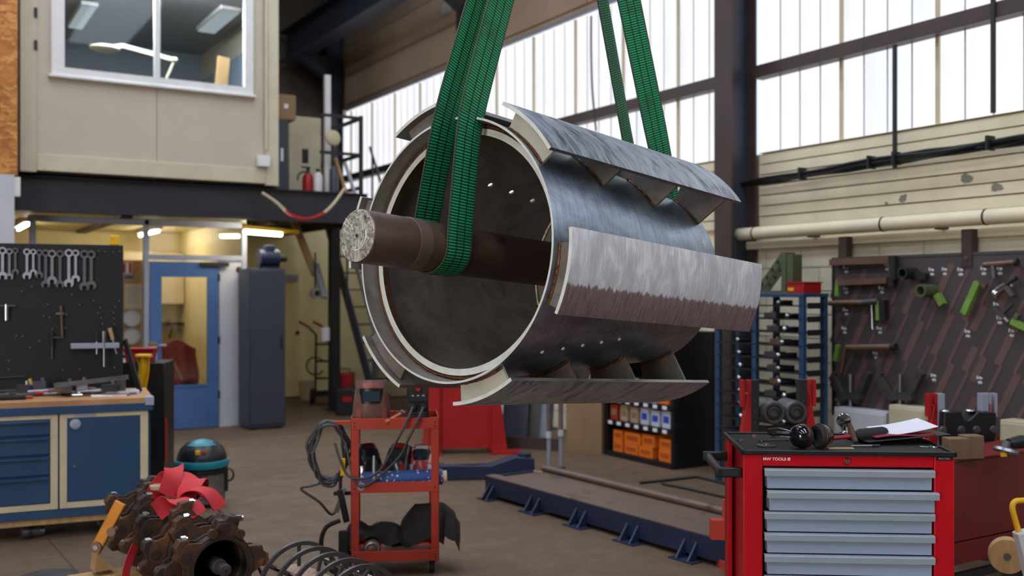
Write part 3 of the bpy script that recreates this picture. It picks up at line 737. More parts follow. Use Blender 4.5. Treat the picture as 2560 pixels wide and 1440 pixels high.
# slate locker and what stands on it
lx0, lx1 = on_y(624, 900, 11.6).x, on_y(714, 900, 11.6).x
lk = thing('steel_locker', 'tall slate grey steel locker beside the white panel', 'locker', ((lx0+lx1)/2, 11.6, 0)); w = (lx1-lx0)/2
MB().bx(-w, w, .012, .45, .02, 1.9).build('body', M_SLATE, lk, bevel=.004); MB().bx(-w+.01, w-.01, 0, .012, .06, 1.88).build('door', M_SLATE, lk, bevel=.003)
MB().bx(w-.06, w-.045, -.02, 0, .95, 1.1).build('handle', M_DARK, lk)
for x in (-w+.05, w-.05): MB().bx(x-.03, x+.03, .05, .4, 0, .02).build('foot', M_DARK, lk)
p = on_y(670, 640, 11.9)
o = thing('bench_motor', 'dark blue electric motor housing on top of the slate locker', 'motor', (p.x, 11.82, 1.9))
MB().cyl((-.14, 0, .13), (.1, 0, .13), .105, n=20).build('housing', M_NAVY, o); MB().cyl((.1, 0, .13), (.2, 0, .13), .04).build('shaft_cap', M_DARK, o)
MB().bx(-.12, .08, -.09, .09, 0, .03).build('base', M_DARK, o); MB().box((-.02, -.02, .25), (.12, .1, .07)).build('terminal_box', M_NAVY, o, bevel=.006)
for k in range(5): MB().lathe([(.105, 0), (.115, 0), (.115, .008), (.105, .008)], 20, Tm(-.12+k*.045, 0, .13) @ Rm(90, 'Y')).build('fin', M_NAVY, o)
# hanging fluorescent at the mezzanine edge
a, c = on_y(613, 579, 11.6), on_y(722, 568, 12.0)
dd = (c-a); dd.z = 0; ln = .95
fl = thing('fluorescent_fitting', 'lit fluorescent tube fitting hanging under the mezzanine edge', 'light', a, math.atan2(dd.y, dd.x))
ln = (c-a).length
MB().bx(-.02, ln+.16, -.035, .035, .025, .07).build('housing', M_YEL, fl, bevel=.004); MB().cyl((.0, 0, .0), (ln*.8, 0, .0), .026, n=12).build('tube', M_TUBE, fl)
for x in (.1, ln): MB().cyl((x, 0, .07), (x, 0, 2.5-a.z+.12), .006, n=6).build('hanger', M_DARK, fl)
# corridor
co = structure(MB().bx(3.64, 6.55, 15.0, 15.1, 0, 2.62).build('wall_corridor', M_YWALL, smooth=0), 'yellow cream wall at the end of the corridor under the stair')
cx0, cx1 = on_y(700, 800, 14.97).x, on_y(752, 800, 14.97).x
d2 = structure(MB().bx(cx0, cx1, 14.96, 15.0, .01, 2.05).build('door_2', M_YWALL, bevel=.004), 'yellow cream door in the corridor')
MB().ball((cx1-.06, 14.94, 1.0), .03).build('knob', M_DARK, d2)
MB().bx(3.64, 6.5, 14.98, 15.0, 0, .08).build('baseboard', M_DARK, co, smooth=0)
p = on_y(725, 695, 14.9); o = MB().bx(-.14, .14, -.06, .0, -.05, .05).build('emergency_light', M_GREYP, bevel=.01); o.location = (p.x, 14.96, p.z); tag(o, 'small grey emergency light on the yellow corridor wall', 'light')
# the steel stair: stringers, treads, handrails
st = thing('steel_stair', 'steep dark steel stair rising behind the black post to the mezzanine', 'stair', (5.3, 12.0, 0))
H_, L_ = 2.86, 1.95
for x in (.0, .72): MB().bar((x, -.05, .02), (x, L_, H_), .02, .2).build('stringer', M_BSTEEL, st)
for k in range(11):
    z = (k+1)*H_/12; MB().bx(.01, .71, L_*z/H_-.12, L_*z/H_+.08, z-.018, z).build('tread', M_DARK, st)
for x in (-.02, .74):
    MB().tube([(x, -.05, .95), (x, L_, H_+.95)], .02, 8).build('handrail', M_BSTEEL, st)
    for f in (.05, .5, .95): MB().cyl((x, L_*f, H_*f), (x, L_*f, H_*f+.93), .016, n=8).build('baluster', M_BSTEEL, st)
a, c = on_y(735, 566, 13.7), on_y(790, 690, 13.2)
a.z = 2.62
o = MB(Tm(*(-c))).bar(c, a, .11, .04).build('timber_brace', M_PLY); o.location = c; tag(o, 'raw timber plank slanting under the stair beside the locker', 'plank')
a, c = on_y(787, 660, 13.1), on_y(812, 745, 12.9)
o = MB(Tm(*(-c))).bar(c, a, .1, .06).build('steel_brace', M_GREYP); o.location = c; tag(o, 'grey steel brace slanting below the timber plank', 'brace')
p = on_y(788, 733, 13.0); o = thing('wall_fan', 'small grey round fan hanging beside the slanting braces', 'fan', p)
MB().cyl((0, -.07, 0), (0, .03, 0), .07, n=18).build('housing', M_GREYP, o); MB().cyl((0, -.08, 0), (0, -.07, 0), .04, n=14).build('hub', M_DARK, o)
MB().cyl((0, 0, .06), (0, 0, .55), .012, n=6).build('hanger', M_DARK, o)
# clutter by the black post
g = at_z(812, 1008)
hc = thing('sack_truck', 'dark sack truck with red grips leaning by the black post', 'hand truck', (g.x-.05, g.y, 0), -YAW)
for x in (-.09, .12):
    MB().tube([(x, 0, .12), (x, .05, 1.0), (x-.1, -.03, 1.12)], .016, 8).build('rail', M_DARK, hc); MB().tube([(x-.1, -.03, 1.12), (x-.22, -.1, 1.2)], .02, 8).build('grip', M_DRED, hc)
for z in (.35, .6, .85): MB().bx(-.09, .12, .01, .04, z, z+.03).build('crossbar', M_DARK, hc)
for x in (-.13, .15): MB().cyl((x-.02, -.03, .11), (x+.03, -.03, .11), .11, n=18).build('wheel', M_RUBBER, hc)
MB().bx(-.14, .17, -.22, 0, 0, .012).build('toe_plate', M_DARK, hc)
MB().tube(arc((-.08, -.06, .55), .13, 30, 330, 10), .012, 6).build('hose', M_BLACK, hc)
g = at_z(768, 1000); o = thing('plastic_bucket', 'dirty cream plastic bucket on the corridor floor', 'bucket', (g.x, g.y, 0))
MB().lathe([(0, 0), (.1, 0), (.125, .27), (.132, .27), (.132, .285), (.118, .285), (.095, .02), (0, .02)], 18).build('body', M_BEIGE, o); MB().tube(arc((0, -.0, .27), .13, 180, 360, 10), .005, 5).build('handle', M_STEEL, o)
g = at_z(800, 985); o = thing('plastic_jug', 'cream plastic jug on a low crate beside the sack truck', 'jug', (g.x, g.y+.3, 0))
MB().bx(-.15, .15, -.12, .12, 0, .45).build('crate', M_BEIGE, o, bevel=.01)
MB().lathe([(0, .45), (.07, .45), (.075, .6), (.03, .7), (.03, .73), (0, .73)], 14).build('jug_body', M_WHITE, o); MB().cyl((0, 0, .73), (0, 0, .76), .034).build('cap', M_DARK, o)
p = on_y(810, 835, 13.0); o = thing('paper_roll', 'cream paper roll held on a bracket at the black post', 'paper roll', (p.x, 12.95, p.z))
MB().cyl((0, 0, -.09), (0, 0, .09), .06, n=18).build('roll', M_PAPER, o); MB().bx(.0, .18, -.01, .01, -.11, -.09).build('bracket', M_DARK, o)
for (u, v, w_, h_, m, lb) in ((868, 1040, .3, .34, M_DARK, 'black machine case with a red plate beside the stair foot'), (880, 1030, .26, .5, M_DRED, 'dark red case behind the black machine case')):
    g = at_z(u, v); o = thing('machine_case', lb, 'case', (g.x, g.y+(.35 if m is M_DRED else 0), 0), -YAW)
    MB().bx(-w_/2, w_/2, 0, .3, 0, h_).build('body', m, o, bevel=.01); MB().bx(-.06, .06, -.006, 0, h_*.55, h_*.75).build('plate', M_DRED, o); MB().tube([(-.08, .15, h_), (-.08, .15, h_+.05), (.08, .15, h_+.05), (.08, .15, h_)], .01, 6).build('handle', M_DARK, o)
# ================================================================== THE SUSPENDED DRUM
def cvec(x, y, z): return Vector((x*CA+y*SA, -x*SA+y*CA, z))
dyaw, dpit = R(41.3), R(-4.1)
D_c = (math.sin(dyaw)*math.cos(dpit), math.cos(dyaw)*math.cos(dpit), math.sin(dpit))
AX = cvec(*D_c); E1 = AX.cross(Vector((0, 0, 1))).normalized(); E2 = E1.cross(AX)
DC = cw(-.226, 3.6, EYE+.160)
drum = thing('paddle_drum', 'large conical steel drum with six curved paddles hanging from green slings', 'drum', DC)
drum.rotation_euler = Matrix((E1, AX, E2)).transposed().to_euler()
DL = 1.25
def RS(s): return .482-.085*s
TH = .008
Q = Rm(-90, 'X')                        # lathe axis z -> drum axis y
def shell_mesh():
    b = MB(); n = 128; S = [i*DL/8 for i in range(9)]
    b.c = 0; b.lathe([(RS(s), s) for s in S], n, Q)
    b.c = 1; b.lathe([(RS(0), 0), (RS(0)-TH, 0)], n, Q); b.lathe([(RS(DL), DL), (RS(DL)-TH, DL)], n, Q)
    b.c = 2; b.lathe([(RS(s)-TH, s) for s in S], n, Q)
    me = b.mesh('shell', [M_SHELL, M_CUT, M_SCALE], 0)
    bm = bmesh.new(); bm.from_mesh(me); bmesh.ops.remove_doubles(bm, verts=bm.verts, dist=1e-5); bmesh.ops.recalc_face_normals(bm, faces=bm.faces); bm.to_mesh(me); bm.free()
    return me
me = shell_mesh()
so = bpy.data.objects.new('shell', me); COL.objects.link(so)
cut = MB()
for s, a in ((.50, 130), (.63, 130.5), (.77, 132)):
    c, q = math.cos(R(a)), math.sin(R(a)); r = RS(s); cut.cyl(((r-.05)*c, s, (r-.05)*q), ((r+.05)*c, s, (r+.05)*q), .0125, n=16)
co_ = cut.build('cutter', M_SCALE, smooth=0)
bo = so.modifiers.new('holes', 'BOOLEAN'); bo.operation = 'DIFFERENCE'; bo.object = co_; bo.solver = 'EXACT'
dg = bpy.context.evaluated_depsgraph_get()
m2 = bpy.data.meshes.new_from_object(so.evaluated_get(dg))
so.modifiers.clear(); so.data = m2; m2.name = 'shell'
bpy.data.objects.remove(co_)
m2.polygons.foreach_set('use_smooth', [True]*len(m2.polygons)); m2.set_sharp_from_angle(angle=R(30))
so.parent = drum
# stiffening ring just inside the mouth
rg = MB(); rg.c = 0; rg.lathe([(.452, .062), (.428, .062)], 96, Q); rg.c = 1; rg.lathe([(.428, .062), (.428, .092)], 96, Q); rg.c = 0; rg.lathe([(.428, .092), (.468, .092)], 96, Q)
rg.c = 1; rg.lathe([(.452, .062), (.466, .075)], 96, Q)
rg.build('stiffening_ring', [M_CUT, M_RUST], drum)
wp = [((.460+.003*random.random())*math.cos(2*PI*i/140), .068+.003*random.random(), (.460+.003*random.random())*math.sin(2*PI*i/140)) for i in range(140)]
MB().tube(wp, .005, 6, closed=True).build('ring_weld', M_WELD, drum)
# end plate deep inside with hub
ep = MB().lathe([(.092, .96), (RS(.96)-TH-.001, .96), (RS(.98)-TH-.001, .985), (.092, .985)], 96, Q).build('end_plate', M_SCALE, drum)
MB().lathe([(.092, .90), (.15, .90), (.15, .96), (.092, .96)], 48, Q).build('hub', M_SCALE, ep)
MB().tube([((RS(.95)-TH-.004)*math.cos(2*PI*i/90), .953+.004*random.random(), (RS(.95)-TH-.004)*math.sin(2*PI*i/90)) for i in range(90)], .007, 6, closed=True).build('plate_weld', M_WELDB, ep)
# shaft
sh = MB().lathe([(0, -.428), (.086, -.428), (.089, -.424), (.089, 1.6), (0, 1.6)], 64, Q).build('shaft', M_SHAFT, drum)
fc = MB(); fc.lathe([(.007, -.4292), (.03, -.4305), (.055, -.4292), (.07, -.4302), (.0855, -.4292), (.0865, -.427)], 48, Q); fc.build('end_face', M_CASTF, sh)
MB().lathe([(.007, -.4293), (.007, -.40), (0, -.40)], 16, Q).build('centre_bore', M_DARK, sh)
MB().lathe([(.0895, -.222), (.0905, -.221), (.0905, -.165), (.0895, -.164)], 64, Q).build('machined_band', mat('machined_band', (122,102,92), .4, .5, .1, 8), sh)
# punch lines on the shaft face
for (x0, z0, x1, z1) in ((0, -.01, .0, -.08), (.012, -.012, .02, -.078), (-.02, .02, -.07, .045), (-.015, .02, -.06, .06), (.03, .02, .02, .07)):
    MB().bar((x0, -.4312, z0), (x1, -.4312, z1), .0022, .002).build('chalk_line', M_CUT, sh, smooth=0)
MB().tube([(.048*math.cos(R(a)), -.431, .048*math.sin(R(a))) for a in range(-100, 30, 10)], .0022, 5).build('chalk_line', M_CUT, sh)
# row of plug welds under the drum
for k in range(5):
    s, a = .18+k*.113, -49+1.6*k
    r = RS(s); c, q = math.cos(R(a)), math.sin(R(a))
    MB().cyl(((r-.002)*c, s, (r-.002)*q), ((r+.004)*c, s, (r+.004)*q), .009, .006, n=12).build('plug_weld', M_CUT, drum)
# paddles
for k in range(6):
    ac = 51.0+60*k
    lo, hi = ac-15, ac+15
    b = MB(); n = 18; y0, y1, r0, r1 = 0.0, 1.3, .546, .559
    def PT(a, r, y): return (r*math.cos(R(a)), y, r*math.sin(R(a)))
    A = [lo+(hi-lo)*i/n for i in range(n+1)]
    for i in range(n):
        b.c = 0; b.add([PT(A[i], r1, y0), PT(A[i+1], r1, y0), PT(A[i+1], r1, y1), PT(A[i], r1, y1)], [(0, 1, 2, 3)])
        b.c = 2; b.add([PT(A[i], r0, y0), PT(A[i+1], r0, y0), PT(A[i+1], r0, y1), PT(A[i], r0, y1)], [(3, 2, 1, 0)])
        b.c = 1; b.add([PT(A[i], r0, y0), PT(A[i+1], r0, y0), PT(A[i+1], r1, y0), PT(A[i], r1, y0)], [(0, 1, 2, 3)])
        b.add([PT(A[i], r0, y1), PT(A[i+1], r0, y1), PT(A[i+1], r1, y1), PT(A[i], r1, y1)], [(3, 2, 1, 0)])
    b.c = 3
    for a in (lo, hi): b.add([PT(a, r0, y0), PT(a, r1, y0), PT(a, r1, y1), PT(a, r0, y1)], [(0, 1, 2, 3)])
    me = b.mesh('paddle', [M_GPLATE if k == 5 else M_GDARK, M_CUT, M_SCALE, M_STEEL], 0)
    bm = bmesh.new(); bm.from_mesh(me); bmesh.ops.remove_doubles(bm, verts=bm.verts, dist=1e-5); bmesh.ops.recalc_face_normals(bm, faces=bm.faces); bm.to_mesh(me); bm.free()
    me.polygons.foreach_set('use_smooth', [True]*len(me.polygons)); me.set_sharp_from_angle(angle=R(30))
    pd = bpy.data.objects.new('paddle', me); COL.objects.link(pd); pd.parent = drum
    for j, s in enumerate((.035, .42, .81, 1.19)):
        g = MB(); g.c = 0; g.sector(RS(s)-.004, .547, ac-14.3, ac+10.5, s, s+.012, 10)
        g.build('gusset', [M_CREAMSTEEL if j == 0 and k in (0, 4) else M_SCALE], pd, smooth=30)
        w = [((RS(s)+.003)*math.cos(R(a)), s-.004+.003*random.random(), (RS(s)+.003)*math.sin(R(a))) for a in [ac-14.5+25*i/24 for i in range(25)]]
        MB().tube(w, [.0045+.0025*random.random() for _ in w], 6).build('weld', M_WELD, pd)
# ------------------------------------------------------------------ slings, hook and crane
def ribbon(name, pts, wv, width, th, m, parent):
    vs, fs, uv, L = [], [], [], 0.0
    for i, p in enumerate(pts):
        t = (pts[min(i+1, len(pts)-1)]-pts[max(i-1, 0)]).normalized()
        w = (wv[i]-t*wv[i].dot(t)).normalized(); nn = t.cross(w)
        if i: L += (p-pts[i-1]).length
        for a, c, U in ((-1, 1, 0), (1, 1, 1), (1, -1, 1), (-1, -1, 0)):
            vs.append(p+w*(a*width/2)+nn*(c*th/2)); uv.append((U, L))
    for i in range(len(pts)-1):
        for q in range(4): fs.append((i*4+q, i*4+(q+1) % 4, i*4+4+(q+1) % 4, i*4+4+q))
    n = len(pts)*4; fs += [(0, 1, 2, 3), (n-1, n-2, n-3, n-4)]
    me = bpy.data.meshes.new(name); me.from_pydata([tuple(x) for x in vs], [], fs); me.materials.append(m)
    ul = me.uv_layers.new(name='UVMap')
    for lp_ in me.loops: ul.data[lp_.index].uv = uv[lp_.vertex_index]
    bm = bmesh.new(); bm.from_mesh(me); bmesh.ops.recalc_face_normals(bm, faces=bm.faces); bm.to_mesh(me); bm.free()
    me.polygons.foreach_set('use_smooth', [True]*len(me.polygons)); me.set_sharp_from_angle(angle=R(40))
    o = bpy.data.objects.new(name, me); COL.objects.link(o); o.parent = parent; return o
HK = (.225, 4.1, EYE+2.3)
def on_shaft(s, r, a): return DC+AX*s+(E1*math.cos(R(a))+E2*math.sin(R(a)))*r
def sling(name, label, s, wf, wr, rimf=None, rimr=None, tw=None, width=.122):
    o = thing(name, label, 'sling', on_shaft(s, 0, 0), 0, 'green lifting slings')
    base = Vector(o.location)
    hf, hr = cw(HK[0]+.025, HK[1]-.03, HK[2]), cw(HK[0]-.045, HK[1]+.03, HK[2])
    down = [on_shaft(s, .0945, a) for a in range(12, -193, -12)]
    f = [hf, hf.lerp(rimf, .5), rimf] if rimf else [hf, hf.lerp(down[0], .35), hf.lerp(down[0], .7)]
    b = [rimr, rimr.lerp(hr, .5), hr] if rimr else [down[-1].lerp(hr, .3), down[-1].lerp(hr, .65), hr]
    P = f+down+b; WV = [wf]*len(f)+[AX]*len(down)+[wr]*len(b)
    pp, ww = [], []
    for i in range(len(P)-1):
        k = 10 if (P[i+1]-P[i]).length > .1 else 1
        for j in range(k): pp.append(P[i].lerp(P[i+1], j/k)); ww.append(WV[i].lerp(WV[i+1], j/k))
    pp.append(P[-1]); ww.append(WV[-1])
    # soften the bends
    for _ in range(3):
        pp = [pp[0]]+[(pp[i-1]+pp[i]*2+pp[i+1])/4 if (pp[i+1]-pp[i-1]).length > .06 else pp[i] for i in range(1, len(pp)-1)]+[pp[-1]]
    ribbon('webbing', [p-base for p in pp], ww, width, .006, M_WEB, o)
    return o
s1 = sling('lifting_sling', 'green webbing sling round the near shaft end, its two wide legs crossing the drum mouth', -.045, AX, AX,
           px(1174, 296, 3.53), px(1114, 296, 3.585))
s2 = sling('lifting_sling', 'green webbing sling behind the drum, running down to the far shaft end', 1.46, cvec(.86, .5, 0), cvec(.55, 1, 0))
hp = cw(*HK)
hk = thing('crane_hook', 'crane hook block above the drum holding both slings', 'crane hook', hp)
MB().tube(spline([(0, 0, .14), (.0, 0, .06), (.075, 0, .03), (.08, 0, -.04), (.02, 0, -.085), (-.06, 0, -.06), (-.075, 0, -.01)], 6), .024, 12).build('hook', M_DARK, hk)
MB().tube([(.06*math.cos(a), .11*math.sin(a), -.035) for a in [i*PI/12 for i in range(24)]], .014, 8, closed=True).build('ring', M_STEEL, hk)
MB().bx(-.12, .12, -.09, .09, .14, .5).build('block', M_YEL, hk, bevel=.02)
for y in (-.05, .05): MB().cyl((0, y, .5), (0, y, 5.75-hp.z), .008, n=6).build('rope', M_DARK, hk)
gb = MB().bx(-9.2, 5.75, -.15, .15, 0, .03).bx(-9.2, 5.75, -.01, .01, .03, .47).bx(-9.2, 5.75, -.15, .15, .47, .5)
gb = structure(gb.build('crane_bridge', M_YEL, smooth=0), 'travelling crane bridge over the hall'); gb.location = (0, hp.y, 5.76)

# ================================================================== RED DRAWER CHEST
cD = 3.6
cl = cw((2120-1280)/FPX*cD, cD, 0)
CR = -YAW-R(4.0)
ch = thing('drawer_chest', 'red roller tool chest with grey-blue drawers and a black top', 'tool chest', cl, CR)
W2 = .373; ZT = 1.022
def cz(v): return EYE-(v-HOR)/FPX*cD
b = MB().bx(-W2, -.302, .0, .03, .14, ZT).build('front_stile', M_RED, ch, bevel=.004)
b = MB().bx(.302, W2, .0, .03, .14, ZT).build('front_stile', M_RED, ch, bevel=.004)
MB().bx(-.302, .302, .002, .03, cz(1168), ZT).build('fascia', M_RED, ch, bevel=.003)
MB().bx(-.302, .302, .06, .44, .14, cz(1170)).build('carcass', M_DARK, ch, smooth=0)
for sx_ in (-1, 1):
    x0, x1 = sorted((sx_*W2, sx_*(W2-.02)))
    MB().bx(x0, x1, .03, .06, .14, ZT).build('side_post', M_RED, ch, bevel=.003)
    MB().bx(x0, x1, .39, .46, .14, ZT).build('side_post', M_RED, ch, bevel=.003)
    x0, x1 = sorted((sx_*(W2-.03), sx_*(W2-.045)))
    MB().bx(x0, x1, .06, .39, .14, ZT).build('side_panel', M_RED, ch)
MB().bx(-W2, W2, .44, .46, .14, ZT).build('rear_panel', M_RED, ch)
MB().bx(-W2, W2, .0, .46, .1, .14).build('base', M_RED, ch)
tp = MB().bx(-W2-.004, W2+.004, -.006, .47, ZT, ZT+.006).build('top_mat', M_RUBBER, ch, bevel=.002)
lip = MB().bx(-W2-.006, W2+.006, -.01, .004, ZT-.004, ZT+.014).bx(-W2-.006, W2+.006, .462, .474, ZT-.004, ZT+.014).bx(-W2-.006, -W2+.006, -.01, .474, ZT-.004, ZT+.014).bx(W2-.006, W2+.006, -.01, .474, ZT-.004, ZT+.014)
lip.build('top_rim', M_BLACK, ch, bevel=.003)
for k in range(9):
    z1 = cz(1172)-k*.0773; off = (.012 if k == 1 else .0)
    if z1-.07 < .14: break
    dw = MB().bx(-.288+off/2, .292+off/2, -.008-off, .05, z1-.0735, z1-.022).build('drawer', M_CHEST, ch, bevel=.003)
    MB().prism([(-.024-off, -.026), (-.02-off, -.026), (-.016-off, -.004), (.0-off, 0), (-.02-off, 0), (-.026-off, -.004)], -.300+off*.6, .2985+off*.9, Matrix(((0,0,1,0),(1,0,0,0),(0,1,0,z1),(0,0,0,1)))).build('drawer_pull', M_LIP, dw, bevel=.001)
MB().lathe([(0, -.012), (.0085, -.012), (.0105, -.008), (.0105, 0)], 16, Tm(-.004, 0, cz(1152)) @ Rm(-90, 'X')).build('lock', M_CHROME, ch)
MB().bx(-.0055, -.0025, -.0135, -.0115, cz(1152)-.005, cz(1152)+.005).build('key_slot', M_DARK, ch, smooth=0)
text_mesh('MW TOOLS', .0145, M_INK, 'lettering', ch, (-.3015, .0012, cz(1151)-.003), xscale=1.08)
lg = MB().bx(-.2135, -.2045, .0002, .0018, cz(1151)-.003, cz(1151)+.0068).build('emblem', M_INK, ch, smooth=0)
for z in (.0, .0032): MB().bx(-.2118, -.2062, -.0002, .0004, cz(1151)-.0012+z, cz(1151)+.0003+z).build('emblem_bar', M_RED, lg, smooth=0)
np_ = MB().bx(.3085, .366, -.0025, .0, cz(1143)-.0075, cz(1143)+.006).build('name_plate', M_BLACK, ch, bevel=.002)
text_mesh('MATHIEU', .0092, M_GREYP, 'lettering', np_, (.337, -.0026, cz(1143)-.004), depth=.0003, xscale=1.05, align='CENTER')
hd = MB().tube([(-W2-.075, .03, .945), (-W2-.075, .40, .945)], .017, 12).build('push_handle', M_BLACK, ch)
for y in (.03, .40): MB().bx(-W2-.095, -W2-.0, y-.012, y+.016, .93, .965).build('handle_bracket', M_BLACK, ch, bevel=.004)
MB().bx(-W2-.072, -W2-.012, .0165, .019, .938, .957).build('bracket_recess', M_DARK, ch, smooth=0)
for x in (-.3, .3):
    for y in (.07, .39):
        c = MB().bx(x-.03, x+.03, y-.03, y+.03, .09, .1).bx(x-.028, x-.022, y-.02, y+.02, .04, .09).bx(x+.022, x+.028, y-.02, y+.02, .04, .09).build('caster', M_STEEL, ch)
        MB().cyl((x-.016, y, .05), (x+.016, y, .05), .05, n=20).build('wheel', M_RUBBER, c)
# ---- things on the chest
ZC = ZT+.006
def ct(u, v, z=ZC): return at_z(u, v, z)
em = thing('ear_defenders', 'black ear defenders with red rings lying on the tool chest', 'ear defenders', ct(2022, 1122), -YAW+R(8))
def cup(x, rz, lb):
    T = Tm(x, .0, .047) @ Rm(rz, 'Z')
    o = MB().lathe([(0, -.036), (.022, -.034), (.036, -.024), (.043, -.006), (.044, .004)], 28, T @ Rm(90, 'Y')).build('ear_cup', mat('gloss_black', (20,20,24), .12, 0, .1, 10, coat=.6), em)
    MB().lathe([(.044, .004), (.046, .007), (.046, .012), (.043, .014)], 28, T @ Rm(90, 'Y')).build('ring', mat('dark_maroon', (74,16,20), .4), o)
    MB().lathe([(.043, .014), (.044, .022), (.038, .030), (.026, .028), (.024, .016), (0, .016)], 28, T @ Rm(90, 'Y')).build('cushion', M_RUBBER, o)
    return o
c1 = cup(-.032, 20, ''); c2 = cup(.052, 195, '')
MB().box((-.062, -.012, .055), (.001, .014, .002)).box((-.062, -.012, .049), (.001, .02, .002)).build('print', M_ORED, c1)
MB().tube(spline([(-.055, .0, .06), (-.105, .02, .075), (-.12, .09, .06), (-.06, .16, .04), (.04, .15, .04), (.085, .07, .055), (.07, .01, .06)], 6), .0028, 6).tube(spline([(-.05, .0, .04), (-.1, .015, .045), (-.115, .08, .035), (-.055, .145, .022), (.045, .14, .022), (.085, .065, .04), (.072, .01, .045)], 6), .0028, 6).build('head_wire', M_STEEL, em)
MB().tube(spline([(-.115, .05, .058), (-.1, .12, .045), (-.05, .152, .034), (.03, .147, .034)], 6), .011, 8).build('headband_pad', M_BLACK, em)
cbp = ct(2265, 1112)
kb = thing('clipboard', 'black clipboard holding papers on the red tool chest', 'clipboard', cbp+Vector((0, 0, .012)), -YAW+R(6))
b = MB(Rm(-4, 'Y')); b.bx(-.16, .17, -.02, .21, .012, .017).build('board', M_BLACK, kb, bevel=.002)
MB(Rm(-4, 'Y')).bx(-.14, -.11, .05, .13, .017, .028).build('clip', M_CHROME, kb, bevel=.003)
MB().bx(-.16, .17, .18, .21, -.012, .004).build('spine', M_BLACK, kb)
b = MB(); b.grid(lambda a, c: (-.075+.215*a, .02+.16*c, .022+.012*a+.02*a*a+.012*c), 8, 6, .002); b.build('paper', M_PAPER, kb)
b = MB(); b.grid(lambda a, c: (-.12+.24*a, -.005+.05*c, .018+.012*a+.004*math.sin(a*6)), 8, 4, .0015); b.build('red_sheet', mat('crimson_sheet', (150,30,52), .6), kb)
ml = thing('rubber_mallet', 'red handled mallet with a dark head lying behind the ear defenders', 'mallet', ct(2120, 1110), -YAW+R(14))
MB().tube([(-.11, 0, .02), (.02, 0, .03), (.06, .0, .033)], .008, 8).build('handle', M_DRED, ml)
MB().tube([(.03, 0, .033), (.05, 0, .034), (.15, .0, .04), (.165, 0, .041)], [.014, .022, .022, .016], 14).build('grip', M_RUBBER, ml)
MB().tube([(.015, -.03, .01), (.02, 0, .033), (.018, .02, .075)], [.009, .014, .009], 10).build('head', M_RUST, ml)
for (u, v, r0, r1, h, m, lb) in ((1886, 1093, .004, .012, .01, M_BRONZE, 'brown hexagon nut near the back corner of the tool chest'), (1852, 1103, .004, .010, .006, M_STEEL, 'small steel ring near the corner of the tool chest'), (1916, 1115, .006, .012, .003, M_STEEL, 'thin steel washer lying on a dark disc on the tool chest')):
    n = 6 if 'hex' in lb else 20
    o = MB().lathe([(r0, 0), (r1, 0), (r1, h), (r0, h), (r0, 0)], n).build('steel_ring', m); o.location = ct(u, v)+Vector((0, 0, .006 if 'disc' in lb else .0)); tag(o, lb, 'nut' if n == 6 else 'ring')
o = MB().lathe([(0, 0), (.034, 0), (.036, .005), (.03, .006), (0, .006)], 28).build('cutting_disc', M_DTOOL); o.location = ct(1916, 1116); tag(o, 'dark round cutting disc flat on the tool chest', 'disc')
def spanner_mesh(L, w, th, name='body'):
    b = MB(); hw = w/2; r = w*1.15
    pts = []
    # ring end polygon joined with shank and open jaw
    b.lathe([(r*.55, 0), (r, 0), (r, th), (r*.55, th), (r*.55, 0)], 16, Tm(0, 0, 0))
    b.bx(-hw*.75, hw*.75, -(L-2*r), -r*.8, th*.15, th*.85)
    y = -(L-r); jaw = []
    for a in range(60, -241, -20): jaw.append((r*1.15*math.cos(R(a)), y+r*1.15*math.sin(R(a))))
    jaw = [(r*1.15*math.cos(R(a)), y+r*1.15*math.sin(R(a))) for a in list(range(-55, 236, 15))]
    jaw += [(-r*.5, y-r*.9), (-r*.5, y+r*.05), (0, y+r*.3), (r*.5, y+r*.05), (r*.5, y-r*.9)]
    b.prism(jaw, 0, th); return b
o = spanner_mesh(.13, .011, .005).build('combination_spanner', M_CHROME); place(o, ct(1905, 1104)+Vector((0, 0, .002)), -YAW+R(102)); tag(o, 'chrome combination spanner lying on the tool chest beside the ear defenders', 'spanner')
o = thing('pen', 'slim silver pen with a blue cap in front of the clipboard', 'pen', ct(2160, 1119), -YAW+R(4))
MB().cyl((-.05, 0, .007), (.03, 0, .007), .004, n=8).build('barrel', M_STEEL, o); MB().cyl((.03, 0, .007), (.06, 0, .007), .005, n=8).build('cap', M_NAVY, o)
o = thing('red_marker', 'short red marker pen beside the mallet handle', 'pen', ct(2185, 1108), -YAW+R(8)); MB().cyl((-.02, 0, .008), (.03, 0, .008), .007, n=10).build('barrel', M_DRED, o); MB().cyl((-.03, 0, .008), (-.02, 0, .008), .004, n=8).build('tip', M_DARK, o)
o = MB().bx(-.045, .05, -.012, .012, 0, .004).build('wooden_slip', M_PLY, bevel=.001); place(o, ct(2100, 1122), -YAW); tag(o, 'small wooden slip at the front edge of the tool chest', 'wood slip')
o = thing('key_bunch', 'small bunch of steel keys at the right front corner of the chest top', 'keys', ct(2332, 1120), -YAW)
MB().tube(arc((0, 0, .004), .014, 0, 330, 14, 'xy'), .0015, 5).build('ring', M_CHROME, o)
for a in (20, 80, 150): MB(Rm(a, 'Z')).bx(.012, .022, -.007, .007, .002, .005).bx(.022, .045, -.003, .003, .002, .005).build('key', M_STEEL, o)
p = ct(2122, 1090); o = thing('knob_fitting', 'shiny round brass coloured fitting standing behind the mallet', 'fitting', p+cvec(0, .06, 0), -YAW)
MB().lathe([(0, .0), (.02, 0), (.018, .01), (.01, .014), (.01, .04), (0, .04)], 20).lathe([(0, -.01), (.012, -.012), (.028, -.004), (.03, .0), (.026, .006), (0, .008)], 24, Tm(0, 0, .055) @ Rm(90, 'X')).build('body', M_CHROME, o)
